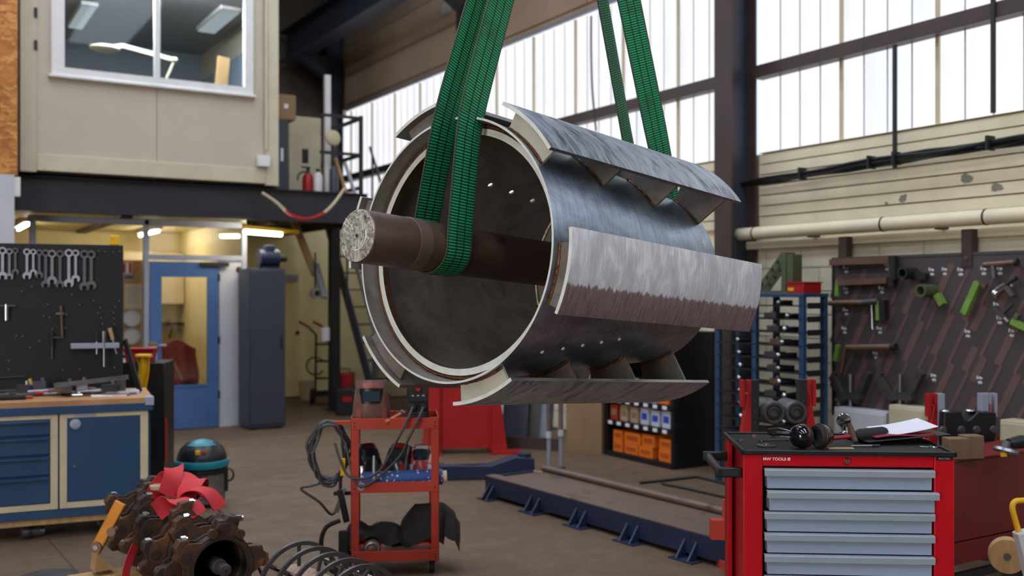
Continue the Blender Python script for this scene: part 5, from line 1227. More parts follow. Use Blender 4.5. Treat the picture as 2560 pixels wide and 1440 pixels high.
drape('welding_jacket', 'black welding jacket thrown over the end of the bottom shelf', tl(.08, .0, .0), TR,
      lambda a, c: (prof(JK, a)[0]+.02*(c-.5)*a, .062+.235*c+.016*math.sin(a*6), max(.155 if a < .5 else .1, prof(JK, a)[1]-(.20 if a < .7 else .14)*abs(2*c-1)**2.2+.012*math.sin(a*15+c*7))), 30, 22)
o = thing('metal_can', 'small worn metal can lying at the front of the bottom shelf', 'can', tl(-.13, .015, .10), TR)
MB().lathe([(0, -.05), (.02, -.05), (.026, -.046), (.045, -.046), (.05, -.04), (.05, .05), (0, .05)], 22, Tm(0, .05, .05) @ Rm(90, 'X') @ Matrix.Scale(-1, 4, (0, 0, 1))).build('body', M_BRONZE, o); MB().lathe([(.028, 0), (.036, -.004), (.044, 0)], 22, Tm(0, .001, .05) @ Rm(-90, 'X')).build('rim', M_STEEL, o)
# hanging strap of the apron at the trolley side
o = thing('tool_belt', 'dark tool belt hanging off the trolley foot', 'belt', tl(-tw-.09, .02, .32), TR)
MB().tube(spline([(.03, 0, .0), (-.05, 0, -.04), (-.075, 0, -.14), (-.03, 0, -.27), (.03, 0, -.3)], 6), .013, 8).build('strap', M_CLOTH, o); MB().bx(.02, .08, .0, .03, -.24, -.06).build('pouch', M_CLOTH, o, bevel=.012)

# ================================================================== SHREDDER ROTOR IN THE FOREGROUND
ra, rb_ = cw(-1.365, 4.65, .335), cw(-2.13, 5.72, .335)
rax = (rb_-ra).normalized()
RT = math.atan2(rax.y, rax.x)-PI/2
ro = thing('shredder_rotor', 'rusty shredder rotor with bolted tooth discs lying on timber', 'rotor', ra, RT)
RL = (rb_-ra).length
MB().lathe([(.132, -.05), (.146, -.05), (.15, -.03), (.15, .03), (.125, .05), (.125, RL+.05), (0, RL+.05)], 48, Q).build('core_tube', M_RUSTD, ro)
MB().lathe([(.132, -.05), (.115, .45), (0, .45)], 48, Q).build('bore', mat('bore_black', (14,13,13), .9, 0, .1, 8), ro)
MB().lathe([(0, -.10), (.012, -.10), (.026, -.098), (.03, -.09), (.03, -.02), (.036, -.018), (.036, .45)], 24, Q).build('stub_shaft', M_DTOOL, ro)
MB().lathe([(.006, -.1015), (.008, -.101), (.0, -.101)], 12, Q).build('centre_mark', M_DARK, ro)
def lobe_poly(nl, r0, r1, ph):
    P = []
    for i in range(nl*12):
        a = 2*PI*i/(nl*12); f = (a*nl/(2*PI)) % 1
        r = r0 if f < .34 else (r1 if .46 < f < .80 else (r0+(r1-r0)*((f-.34)/.12) if f <= .46 else r1+(r0-r1)*((f-.80)/.2)))
        P.append((r*math.cos(a+ph), r*math.sin(a+ph)))
    return P
bolt_me = MB().cyl((0, 0, 0), (0, -.022, 0), .014, n=6).cyl((0, -.022, 0), (0, -.03, 0), .008, n=10).mesh('bolt', M_CHROME)
for k in range(7):
    y = .03+k*(RL-.03)/6.2; ph = k*.42+.3
    op = lobe_poly(5, .155, .205, ph); n_ = len(op); ip = [(.1265*math.cos(math.atan2(q, p)), .1265*math.sin(math.atan2(q, p))) for p, q in op]
    def plate(yy):
        b = MB(); b.add([(p, q, z) for z in (0, .012) for ring in (op, ip) for p, q in ring], [f for i in range(n_) for f in ((i, (i+1) % n_, n_+(i+1) % n_, n_+i), (2*n_+i, 3*n_+i, 3*n_+(i+1) % n_, 2*n_+(i+1) % n_), (i, 2*n_+i, 2*n_+(i+1) % n_, (i+1) % n_), (n_+i, n_+(i+1) % n_, 3*n_+(i+1) % n_, 3*n_+i))], Tm(0, yy, 0) @ Q); return b
    dk_ = plate(y).build('tooth_disc', M_RUST if k % 2 == 0 else M_RUSTD, ro, smooth=20)
    plate(y-.07).build('side_plate', M_RUST, dk_, smooth=20)
    for j in range(5):
        a = -(ph+2*PI*(j+.63)/5); c, s_ = math.cos(a), math.sin(a)
        T = Matrix(((c, 0, -s_, 0), (0, 1, 0, 0), (s_, 0, c, 0), (0, 0, 0, 1)))
        t_ = MB(T); t_.prism([(.15, -.045), (.205, -.062), (.232, -.048), (.236, -.008), (.214, .012), (.212, .04), (.15, .05)], y-.058, y+.0, Matrix(((1,0,0,0),(0,0,1,0),(0,1,0,0),(0,0,0,1))))
        t_.build('tooth_block', M_RUSTD if j % 2 else M_RUST, dk_, smooth=30, bevel=.004)
        T2 = MB(T); T2.cyl((.18, y-.075, .01), (.18, y-.066, .01), .024, n=14); T2.build('boss', M_RUSTD, dk_)
        b_ = inst(bolt_me, 'bolt', dk_, (.222*c-.055*s_*(-1), y-.03, .222*s_+.055*c*(-1))); b_.rotation_euler = (0, -a, PI/2)
for a in (60, 105): MB().cyl((.17*math.cos(R(a)), -.035, .17*math.sin(R(a))), (.17*math.cos(R(a)), -.06, .17*math.sin(R(a))), .022, n=14).build('boss', M_RUST, ro)
# timbers
for (y, lb) in ((.12, 'weathered timber beam under the near end of the rotor'), (RL-.2, 'weathered timber beam under the far end of the rotor')):
    o = thing('timber_beam', lb, 'timber', ra+rax*y-Vector((0, 0, .335)), RT)
    MB().bx(-.42, .34, -.07, .07, 0, .09).build('beam', M_PLY, o, bevel=.008)
    for x in (-.2, .17): MB().prism([(x, .115), (x+.1*(1 if x > 0 else -1), .115), (x+.09*(1 if x > 0 else -1), .21)], -.05, .05, Matrix(((1,0,0,0),(0,0,-1,0),(0,1,0,0),(0,0,0,1)))).build('wedge', M_PLY, o)
# red lashing strap: crumpled on top, down both sides
rs = thing('lashing_strap', 'red lashing strap bunched on top of the rusty rotor', 'strap', ra+rax*.75-Vector((0, 0, .035)), RT)
for (pts, tw_) in (([(-.02, .22, .19), (.0, .16, .27), (.05, .1, .33), (.12, .02, .30), (.13, -.06, .23)], 0), ([(.12, .26, .2), (.1, .2, .31), (.06, .12, .36), (.02, .02, .33), (-.03, -.04, .25)], 1), ([(.16, .1, .2), (.17, .04, .28), (.12, -.06, .32), (.05, -.14, .28), (.02, -.2, .22)], 0), ([(.0, -.1, .22), (.06, -.16, .29), (.13, -.22, .28), (.18, -.26, .2)], 1), ([(-.12, -.18, .2), (-.06, -.24, .26), (.0, -.32, .25), (.04, -.36, .2)], 0)):
    P = spline([Vector(q) for q in pts], 6); n_ = len(P)
    ribbon('strap_fold', P, [Vector((.7, .7*(1 if tw_ else -1), .25)).lerp(Vector((.9, .2, -.3)), i/n_) for i in range(n_)], .10, .005, M_REDFAB, rs)
P = spline([Vector(q) for q in [(.16, -.1, .22), (.235, -.25, .12), (.27, -.5, -.03), (.30, -.62, -.16), (.40, -.66, -.36)]], 8)
ribbon('strap_tail', P, [Vector((0, 1, .3))]*len(P), .05, .004, mat('dark_red_webbing', (120,24,30), .7), rs)
P = spline([Vector(q) for q in [(-.19, -.06, .02), (-.25, -.12, -.09), (-.28, -.2, -.26), (-.3, -.24, -.37)]], 8)
ribbon('strap_tail', P, [Vector((.9, .5, 0))]*len(P), .045, .004, M_REDFAB, rs)
o = thing('ratchet_buckle', 'orange ratchet buckle handle on the side of the rotor lashing', 'ratchet', px(268, 1320, 4.82), -YAW)
MB(Rm(28, 'Y')).bx(-.028, .028, -.012, .012, -.13, .14).build('handle', mat('orange_zinc', (196,126,46), .5, .5, .25, 12), o, bevel=.006)
MB(Rm(28, 'Y')).cyl((-.0, -.022, -.1), (0, .02, -.1), .026, n=16).cyl((.03, -.022, .0), (.03, .02, .0), .022, n=16).build('spool', M_BRONZE, o)
MB(Rm(28, 'Y')).cyl((.0, -.026, -.1), (0, -.02, -.1), .012, n=12).build('bolt', M_STEEL, o)
o = MB().lathe([(.0, 0), (.05, 0), (.055, .02), (.03, .03), (0, .032)], 18).build('yellow_pad', M_BEIGE); place(o, ra+rax*.92+Vector((0, 0, .215)), 0); tag(o, 'cream cap lying on the far half of the rotor', 'cap')
# steel hoops on a roller
ha, hb = cw(-1.032, 4.76, .215), cw(-.60, 4.26, .215)
hx = (hb-ha).normalized(); HRz = math.atan2(hx.y, hx.x)-PI/2
hp_ = thing('hoop_roller', 'steel hoops with spokes round a pale roller lying on the floor', 'roller', ha, HRz)
MB().lathe([(0, -.02), (.095, -.02), (.1, 0), (.1, .66), (0, .66)], 32, Q).build('roller', mat('pale_rusty_roller', (168,140,116), .6, .2, .15, 6, .1, 40, (110,74,50), .6, 8), hp_)
for k in range(5):
    y = .03+k*.135
    h_ = MB().lathe([(.196, y), (.215, y), (.215, y+.016), (.196, y+.016), (.196, y)], 56, Q).build('hoop', M_DTOOL, hp_)
    for a in (90, 210, 330): MB().bar((.098*math.cos(R(a+k*14)), y+.008, .098*math.sin(R(a+k*14))), (.2*math.cos(R(a+k*14)), y+.008, .2*math.sin(R(a+k*14))), .012, .014).build('spoke', M_DTOOL, h_)
for a in (150, 40): MB().cyl((.185*math.cos(R(a)), 0, .185*math.sin(R(a))), (.185*math.cos(R(a)), .62, .185*math.sin(R(a))), .012, n=10).build('tie_rod', M_CHROME, hp_)
# ================================================================== PLATFORM, LIFT PARTS AND FLOOR ITEMS
pa = cw(-.211, 7.88, 0)
PR = -YAW-math.atan2(.572, .82)+0.0             # local -y runs along the wall towards the camera's right
# local frame: x across (towards the wall), y along (away from the camera)
pl = thing('steel_platform', 'low navy steel platform with gusset feet and a worn brown deck', 'platform', pa, -YAW+math.atan2(.572, .82))
PLn, PWd = 2.62, .68
MB().bx(0, .02, -PLn, 0, .03, .165).build('side_beam', M_NAVY, pl, bevel=.003); MB().bx(PWd-.02, PWd, -PLn, 0, .03, .165).build('side_beam', M_NAVY, pl, bevel=.003)
MB().bx(0, PWd, -.02, 0, .03, .165).build('end_beam', M_NAVY, pl, bevel=.003)
M_DECK = mat('worn_steel_deck', (112,92,82), .5, .35, .2, 3, .15, 30, (74,60,54), .58, 3)
MB().bx(.02, PWd-.02, -PLn, -.02, .135, .15).build('deck_plate', M_DECK, pl)
MB().bx(0, .09, -PLn, 0, .165, .172).build('edge_strip', M_DECK, pl); MB().bx(.1, .115, -PLn, 0, .15, .168).build('rail', M_DECK, pl)
MB().bx(PWd-.09, PWd, -PLn, 0, .165, .172).build('edge_strip', M_DECK, pl); MB().cyl((PWd-.12, -PLn, .175), (PWd-.12, -.02, .175), .025, n=12).build('rail', M_DECK, pl)
gm = MB().prism([(0, 0), (-.085, 0), (-.07, .014), (0, .115)], -.008, .008, Matrix(((1,0,0,0),(0,0,1,0),(0,1,0,0),(0,0,0,1)))).bx(-.09, 0, -.05, .05, 0, .008).mesh('gusset_foot', M_NAVY)
for y in (-.06, -.12, -.62, -.72, -1.15, -1.25, -1.68, -1.78, -2.2, -2.3, -2.75, -2.85): inst(gm, 'gusset_foot', pl, (0, y, 0))
la = at_z(1112, 1202)
ar = thing('lift_arm', 'dark navy lift arm lying on the floor between the trolley and the platform', 'lift arm', la, -YAW+R(8))
MB().prism([(-.04, 0), (.62, 0), (.78, .0), (.78, .17), (.62, .19), (.40, .12), (.0, .13), (-.04, .13)], 0, .16, Matrix(((1,0,0,0),(0,0,1,0),(0,1,0,0),(0,0,0,1)))).build('beam', M_NAVY, ar, bevel=.008)
MB().cyl((.70, .08, .17), (.70, .08, .21), .06, n=18).build('pad_seat', M_NAVY, ar); MB().bx(-.0, .3, .03, .13, .13, .135).build('wear_plate', M_DECK, ar)
# chrome props
for (u, v, lb) in ((1372, 1178, 'slim chrome prop standing on the floor, the one nearer the red machine'), (1402, 1172, 'slim chrome prop standing on the floor beside the cardboard sheet')):
    o = thing('chrome_prop', lb, 'prop', at_z(u, v), -YAW)
    MB().cyl((0, 0, .02), (0, 0, .32), .018, n=14).build('lower_tube', M_GREYP, o); MB().cyl((0, 0, .32), (0, 0, 1.25), .022, n=14).build('upper_tube', M_CHROME, o); MB().cyl((0, 0, .30), (0, 0, .36), .027, n=14).build('collar', M_PALE, o); MB().cyl((0, 0, 0), (0, 0, .02), .04, n=14).build('foot', M_DTOOL, o)
# red machine frame
g = at_z(1165, 1138)
rm_ = thing('red_machine_frame', 'red painted machine frame with splayed side plates behind the trolley', 'machine frame', g, -YAW+R(10))
SW = Matrix(((1,0,0,0),(0,0,1,0),(0,1,0,0),(0,0,0,1)))
MB().prism([(-.40, 0), (-.26, 0), (-.26, 1.1), (-.29, 1.1), (-.33, .62)], 0, .5, SW).build('side_plate', M_DRED, rm_, bevel=.004)
MB().prism([(.26, .02), (.42, .02), (.34, .62), (.29, 1.1), (.26, 1.1)], 0, .5, SW).build('side_plate', M_DRED, rm_, bevel=.004)
MB().bx(-.27, .27, .06, .10, .06, 1.05).build('front_panel', M_DRED, rm_)
for x in (-.27, .24): MB().bx(x, x+.03, .03, .07, .04, 1.08).build('rib', M_DRED, rm_, bevel=.003)
MB().bx(.26, .56, -.04, .12, 0, .03).build('foot_plate', M_DRED, rm_); MB().bx(-.48, -.24, -.02, .5, 0, .02).build('foot_plate', M_DRED, rm_)
MB().bx(-.29, .29, .0, .5, 1.08, 1.12).build('top_plate', M_DRED, rm_)
# leaning metal sheets, cardboard
for i, (u, w_, m, lb) in enumerate(((1285, .28, M_SLATE, 'dark grey steel sheet leaning by the wall, next to the red machine'), (1310, .3, M_DTOOL, 'brown grey steel sheet leaning in the middle of the stacked sheets'), (1338, .26, M_GREYP, 'pale grey steel sheet leaning at the front of the stacked sheets'), (1358, .2, M_BSTEEL, 'blue black steel sheet leaning beside the chrome props'))):
    p = at_z(u, 1112-i*2); o = thing('steel_sheet', lb, 'sheet', p, -YAW+R(-20), 'sheets leaning at the wall')
    T = Rm(-9, 'X'); MB(T).bx(-w_/2, w_/2, 0, .006, .0, 1.3).build('sheet', m, o, smooth=0); MB(T).bx(-w_/2, -w_/2+.02, -.01, 0, .0, 1.3).build('folded_edge', m, o, smooth=0)
o = thing('plank_bearer', 'low dark plank bearer under the leaning steel sheets', 'bearer', at_z(1332, 1122), -YAW+R(-20)); MB().bx(-.3, .32, -.05, .0, 0, .12).build('plank', M_DSTEEL, o); MB().bx(-.3, -.2, -.07, .0, 0, .03).build('foot', M_DSTEEL, o)
g = at_z(1458, 1133); o = thing('cardboard_box', 'large plain brown cardboard box standing beside the black shelf', 'box', g, -YAW+R(-28))
MB().bx(-.19, .20, 0, .35, 0, .95).build('body', M_CARD, o, bevel=.004); MB().bx(-.005, .005, -.002, 0, .0, .95).build('fold_seam', M_CARD, o); MB().bx(-.19, .20, .17, .18, .95, .953).build('tape', M_BEIGE, o)
# hose / black line on the floor
P = [at_z(u, v, .012) for u, v in ((1600, 1207), (1670, 1200), (1742, 1192), (1800, 1206), (1860, 1222))]
o = MB(Tm(*(-P[0]))).tube(P, .012, 6).build('air_hose', M_RUBBER); o.location = P[0]; tag(o, 'black air hose lying on the floor behind the platform', 'hose')
P = [at_z(u, v, .012) for u, v in ((1655, 1209), (1720, 1222), (1800, 1240), (1860, 1255))]
o = MB(Tm(*(-P[0]))).tube(P, .010, 6).build('power_cable', M_RUBBER); o.location = P[0]; tag(o, 'thin black cable on the floor between hose and platform', 'cable')
for (u, v, lb) in ((1345, 1180, 'small pale wood chip on the platform end'), (1365, 1280, 'tiny pale chip on the floor in front of the platform')):
    z = .172 if v < 1200 else 0; o = MB().bx(-.035, .035, -.012, .012, 0, .01).build('wood_chip', M_PLY); place(o, at_z(u, v, z), -YAW+R(-15)); tag(o, lb, 'wood chip')
# ================================================================== BLACK PARTS SHELF
sh_ = thing('parts_shelf', 'black steel shelf unit with label rails full of small boxes', 'shelf', (6.0, 6.98, 0))
SD, SL, SH = .5, 1.04, 1.25
for y in (0, SL-.04): MB().bx(0, SD, y, y+.04, 0, SH).build('side_panel', M_BLACK, sh_)
MB().bx(SD-.02, SD, 0, SL, 0, SH).build('rear_panel', M_BLACK, sh_)
LV = (.05, .36, .58, .80, 1.02)
for z in LV+(SH-.03,):
    MB().bx(0, SD, .04, SL-.04, z-.025, z).build('shelf_board', M_BLACK, sh_); MB().bx(-.012, 0, .02, SL-.02, z-.045, z+.002).build('label_rail', M_BLACK, sh_)
MB().bx(0, SD, .04, SL-.04, 0, .03).build('plinth', M_BLACK, sh_)
lm = MB().bx(-.003, 0, -.03, .03, -.016, .016).mesh('label', M_PAPER)
for z in LV[1:]:
    for k in range(7): inst(lm, 'label', sh_, (-.013, .11+k*.137, z-.024))
def small_box(lb, m, y, z, w, h, d=.26, band=None, grp='boxes on the black shelf', x=.03):
    o = thing('part_box', lb, 'box', (6.0+x, 6.98+y, z), 0, grp)
    MB().bx(0, d, -w/2, w/2, 0, h).build('carton', m, o, bevel=.003)
    if band: MB().bx(-.002, 0, -w*.36, w*.36, h*.3, h*.7).build('print', band, o, smooth=0)
    return o
for i, (y, z, w, h) in enumerate(((.87, .05, .14, .11), (.87, .161, .14, .1), (.66, .05, .2, .10), (.44, .05, .2, .10), (.64, .151, .24, .11), (.16, .05, .17, .11), (.15, .161, .17, .10), (.40, .151, .18, .12))):
    small_box('orange parts carton on the bottom shelf, %s' % ('lower one at the far end', 'upper one at the far end', 'lower one left of the middle', 'lower one right of the middle', 'wide one on top left of the middle', 'lower one at the near end', 'upper one at the near end', 'tall one on top right of the middle')[i], M_ORANGE, y, z, w, h, band=mat('orange_print', (190,84,20), .6))
M_WBX = mat('white_blue_box', (206,208,222), .6, 0, .05, 20); M_BRX = mat('tan_box', (186,158,130), .7, 0, .1, 12); M_BBX = mat('blue_box', (30,80,190), .5)
cols = (M_ORED, M_BRX, M_BRX, M_WBX, M_WBX, M_WBX); nm_ = ('orange red', 'tan', 'tan', 'white', 'white', 'white')
ords = ('first', 'second', 'third', 'fourth', 'fifth', 'sixth')
for k in range(6):
    small_box('%s parts box stack on the second shelf, %s from the cardboard side' % (nm_[k], ords[k]), cols[k], .93-k*.158, .36, .11, .15+.01*(k % 2), band=M_BBX if k > 2 else M_CARD)
for k, (m, n__) in enumerate(((M_BBX, 'blue'), (M_BBX, 'blue'), (M_WBX, 'white'), (M_ORANGE, 'orange'))):
    small_box('%s box on the third shelf of the black unit, %s from the cardboard side' % (n__, ords[k]), m, .72-k*.18, .58, .15, .15, band=M_WBX if k < 2 else M_BBX)
for k, (y, lb) in enumerate(((.2, 'grey lidded case on top of the black shelf unit'), (.7, 'black crate on top of the black shelf unit'))):
    o = thing('storage_case', lb, 'case', (6.03, 6.98+y, SH)); MB().bx(0, .3, -.13, .13, 0, .13).build('body', M_SLATE if k == 0 else M_BLACK, o, bevel=.012); MB().bx(-.006, .306, -.136, .136, .13, .16).build('lid', M_GREYP if k == 0 else M_BLACK, o, bevel=.008)
o = thing('wall_bracket_plate', 'grey steel square bracket on the wall above the shelf unit', 'bracket', on_x(1757, 845, XW-.03)); MB().bx(-.03, 0, -.1, .1, -.07, -.05).bx(-.03, 0, -.1, -.08, -.07, .06).build('frame', M_PALE, o); MB().bx(-.02, 0, -.08, .08, -.05, .05).build('plate', M_RUSTD, o)
# ================================================================== BLUE TOOL RACK
rk = thing('tool_rack', 'blue steel rack with many narrow shelves of press tools', 'rack', (5.94, 5.40, 0))
RW, RD = .97, .28
for x in (0, RD-.04):
    for y in (0, .50, RW-.04): MB().bx(x, x+.04, y, y+.045, 0, 1.58).build('post', M_BLUE, rk, bevel=.002)
MB().bx(-.005, RD+.005, -.005, RW+.005, 1.575, 1.605).build('top_frame', M_BLUE, rk, bevel=.003)
for k in range(13):
    z = .25+k*.105
    MB().bx(.0, RD, .01, RW-.01, z-.008, z).build('shelf_tray', M_DARK, rk)
    MB().bx(.045, RD-.045, -.004, .0, z-.025, z+.022).build('end_stop', M_DARK, rk)
ht = thing('press_tool', 'x', 'tool', (0, 0, 0)); 
MB().cyl((0, 0, .022), (.0, .12, .022), .02, n=12).build('body', M_DTOOL, ht); MB().ball((0, -.01, .024), .024, 12, 8).build('ball_end', M_CHROME, ht); MB().bx(-.02, .02, .12, .15, 0, .04).build('foot', M_NAVY, ht)
rl_ = ('lowest', 'second lowest', 'third lowest', 'fourth lowest', 'fifth', 'sixth', 'seventh', 'eighth', 'ninth', 'tenth', 'eleventh', 'second highest', 'highest')
first = True
for k in range(3, 13):
    for j, (y, pos) in enumerate(((.25, 'near bay'), (.75, 'far bay'))):
        loc = (5.97+.03*random.random(), 5.40+y+.06*random.uniform(-1, 1), .25+k*.105); lb = 'steel press tool on the %s shelf of the blue rack, %s' % (rl_[k], pos)
        if first: ht.location = loc; ht['label'] = lb; ht['group'] = 'press tools in the blue rack'; ht.rotation_euler = (0, 0, R(-90)); first = False
        else: dup(ht, loc, R(-90+random.uniform(-12, 12)), lb)
for k in range(4, 12):
    o = thing('die_block', 'dark die block on the %s shelf of the blue rack' % rl_[k], 'die', (5.98, 5.40+.33+.03*(k % 3), .25+k*.105), 0, 'die blocks in the blue rack')
    MB().bx(0, .12, -.07, .06, 0, .045).build('block', M_BRONZE if k % 3 == 0 else M_DTOOL, o, bevel=.004); MB().cyl((.04, 0, .045), (.04, 0, .06), .02, n=10).build('stud', M_STEEL, o)
# things on the rack
o = thing('folding_stand', 'olive green folding stand with round holes on the blue rack', 'stand', (6.08, 5.72, 1.605), R(-90))
for y in (-.03, .06):
    MB().bar((-.27, y, .01), (.02, y, .31), .01, .06).build('slanting_rail', M_DGRN, o)
    for k in range(4):
        c = Vector((-.27+.29*(.2+k*.2), y, .01+.30*(.2+k*.2))); MB().cyl(c+Vector((0, -.007, 0)), c+Vector((0, .007, 0)), .017, n=12).build('hole', M_DARK, o)
MB().bx(.0, .05, -.04, .07, 0, .33).build('upright', M_DGRN, o, bevel=.003); MB().bx(.06, .12, -.04, .07, 0, .31).build('upright', M_DGRN, o, bevel=.003); MB().bx(-.3, .14, -.05, .08, 0, .02).build('base', M_DGRN, o)
o = thing('parts_bin', 'red parts bin with a yellow label on the blue rack', 'bin', (6.04, 5.50, 1.605), R(-90)); MB().bx(-.10, .07, -.06, .14, 0, .085).build('body', M_DRED, o, bevel=.004); MB().bx(-.09, -.03, -.063, -.06, .02, .045).build('label_card', M_YEL, o); MB().bx(-.107, .077, -.067, .147, .08, .09).build('rim', M_DRED, o)
# ================================================================== SLOTTED TOOL BOARD ON THE WALL
XB = 6.46
yL = on_x(2081, 700, XB).y; zTop, zBot = 1.895, .62; yR = 2.6
def wl(u, v, X=XB-.03):
    p = on_x(u, v, X); return p
tb = thing('slotted_board', 'dark brown slotted tool board hung on the cream wall', 'tool board', (XB, yL, zBot))
T0 = Tm(-XB, -yL, -zBot)
MB(T0).bx(XB, XB+.02, yR, yL, zBot, zTop).build('sheet', M_PEG, tb, smooth=0)
MB(T0).bx(XB-.008, XB+.03, yL-.02, yL, zBot, zTop).build('edge', M_DARK, tb)
MB(T0).bx(XB-.004, XB+.03, yR, yL, zTop-.02, zTop).build('edge', M_PEG, tb)
for u in (2108, 2418): 
    p = on_x(u, 620, XB); MB(T0).bx(XB-.01, XB+.06, p.y-.04, p.y+.04, zTop-.1, 2.06).build('strap', M_DSTEEL, tb)
    MB(T0).cyl((XB-.02, p.y-.0, zTop-.04), (XB-.01, p.y, zTop-.04), .016, n=10).build('bolt', M_STEEL, tb)
def slotm(l, w): return MB().prism([(-w/2, -l/2+w*.2), (-w*.2, -l/2), (w/2, -l/2+w*.1), (w/2, l/2-w*.2), (w*.2, l/2), (-w/2, l/2-w*.1)], 0, .0025, Matrix(((0,0,-1,0),(-1,0,0,0),(0,1,0,0),(0,0,0,1)))).mesh('slot', M_SLOT, 0)
sl1, sl2 = slotm(.2, .055), slotm(.2, .024)
for i in range(24):
    for j in range(7):
        y = yL-.1-i*.125+((j % 2)*.06); z = zBot+.13+j*.18+((i*.11) % .16)
        if y < yR+.1 or z > zTop-.14: continue
        inst(sl1 if (i+j) % 2 else sl2, 'slot', tb, (-.0003, y-yL, z-zBot), (R(28), 0, 0))
hm = MB().cyl((0, 0, 0), (-.03, 0, 0), .006, n=8).cyl((-.03, 0, -.004), (-.03, 0, .02), .006, n=8).ball((0, 0, 0), (.006, .02, .012), 10, 6).ball((0, 0, -.03), (.006, .02, .012), 10, 6).mesh('hook', M_PALE)
for (u, v) in ((2116, 670), (2218, 663), (2116, 722), (2205, 721), (2116, 776), (2112, 822), (2200, 822), (2190, 884), (2262, 678), (2330, 676), (2363, 675), (2402, 676), (2460, 674), (2500, 673), (2420, 830), (2530, 828), (2335, 940), (2450, 946), (2492, 762), (2500, 796), (2526, 714), (2096, 1000)):
    p = on_x(u, v, XB); inst(hm, 'hook', tb, (0, p.y-yL, p.z-zBot))
def wtool(name, lb, cat, u, v, parts):
    p = wl(u, v); o = thing(name, lb, cat, p)
    for nm, m, f in parts:
        b = MB(Tm(*(-p))); f(b); b.build(nm, m, o)
    return o
def B(u0, v0, u1, v1, w, h=None, X=XB-.045): return lambda b: b.bar(on_x(u0, v0, X), on_x(u1, v1, X), h or w, w, (1, 0, 0))
def CY(u0, v0, u1, v1, r, X=XB-.045): return lambda b: b.cyl(on_x(u0, v0, X), on_x(u1, v1, X), r, n=12)
wtool('puller_bar', 'brown bar puller with a tall black end plate, topmost on the slotted board', 'puller', 2160, 655, [('bar', M_BRONZE, B(2078, 656, 2226, 650, .05)), ('end_plate', M_DARK, B(2234, 640, 2236, 700, .05)), ('plate', M_BRONZE, B(2225, 645, 2226, 690, .02))])
wtool('puller_bar', 'brown bar puller with a green foot below the topmost bar', 'puller', 2160, 704, [('bar', M_BRONZE, B(2098, 707, 2220, 701, .045)), ('green_foot', M_GRN, B(2096, 700, 2093, 740, .03)), ('end_plate', M_DARK, B(2230, 695, 2232, 716, .045))])
wtool('puller_bar', 'brown bar puller with a steel rod and green leg, third on the slotted board', 'puller', 2140, 757, [('bar', M_BRONZE, CY(2074, 758, 2160, 756, .022)), ('collar', M_DTOOL, CY(2160, 757, 2196, 754, .027)), ('rod', M_CHROME, CY(2179, 762, 2181, 824, .013)), ('green_leg', M_GRN, B(2195, 752, 2197, 800, .03)), ('end_plate', M_DARK, B(2208, 750, 2210, 800, .05))])
wtool('puller_bar', 'brown bar puller with a green arm and copper rod, lowest bar on the slotted board', 'puller', 2150, 870, [('bar', M_BRONZE, CY(2118, 870, 2228, 868, .028)), ('rod', M_BRONZE, CY(2114, 865, 2102, 932, .012)), ('green_arm', M_GRN, B(2096, 862, 2088, 902, .03)), ('end_cap', M_DARK, CY(2228, 868, 2240, 867, .03))])
def jaw_puller(u, lb, w):
    wtool('jaw_puller', lb, 'puller', u, 985, [('arm', M_DTOOL, B(u-w*.15, 1005, u-w*.5, 940, .05)), ('arm', M_DTOOL, B(u+w*.15, 1005, u+w*.5, 930, .05)), ('yoke', M_DTOOL, B(u-w*.32, 990, u+w*.32, 990, .06)), ('screw', M_STEEL, CY(u, 935, u, 1030, .016)), ('jaw_tip', M_DTOOL, B(u-w*.5, 942, u-w*.42, 930, .03))])
jaw_puller(2126, 'two armed jaw puller hanging at the edge of the slotted board', 90); jaw_puller(2250, 'larger two armed jaw puller hanging beside the first one', 110)
wtool('pipe_tool', 'black pipe elbow tool on the upper slotted board', 'tool', 2290, 682, [('socket', M_DARK, lambda b: b.lathe([(.03, -.12), (.045, -.12), (.045, .02), (.03, .02), (.03, -.12)], 20, Tm(*on_x(2281, 683, XB-.03)) @ Rm(90, 'Y'))), ('body', M_DARK, B(2285, 685, 2318, 692, .05)), ('knob', M_DTOOL, CY(2298, 695, 2306, 697, .025))])
wtool('pipe_tool', 'green pipe socket tool with a short handle on the slotted board', 'tool', 2330, 735, [('socket', M_DGRN, lambda b: b.lathe([(.032, -.12), (.048, -.12), (.048, .02), (.032, .02), (.032, -.12)], 20, Tm(*on_x(2327, 727, XB-.03)) @ Rm(90, 'Y'))), ('handle', M_GRN, B(2343, 736, 2358, 762, .045)), ('lug', M_GRN, B(2314, 735, 2322, 733, .03))])
wtool('lever_tool', 'long green lever tool leaning on the slotted board', 'lever', 2430, 745, [('lever', M_GRN, B(2446, 705, 2411, 784, .045)), ('hook_end', M_BRONZE, B(2446, 706, 2466, 716, .03)), ('tip', M_STEEL, B(2413, 780, 2409, 786, .03))])
wtool('tee_puller', 'steel T bar tool near the top of the slotted board', 'tool', 2490, 662, [('bar', M_BRONZE, CY(2460, 662, 2538, 656, .02)), ('stem', M_DTOOL, CY(2482, 664, 2484, 696, .02)), ('cap', M_DARK, CY(2538, 656, 2545, 655, .025))])
wtool('slide_hammer', 'bright steel slide hammer on the slotted board below the T bar', 'tool', 2510, 725, [('head', M_CHROME, CY(2486, 731, 2518, 710, .026)), ('ball', M_CHROME, lambda b: b.ball(on_x(2488, 734, XB-.05), .03)), ('arm', M_STEEL, B(2518, 718, 2534, 740, .03)), ('pin', M_DARK, CY(2518, 710, 2542, 694, .014))])
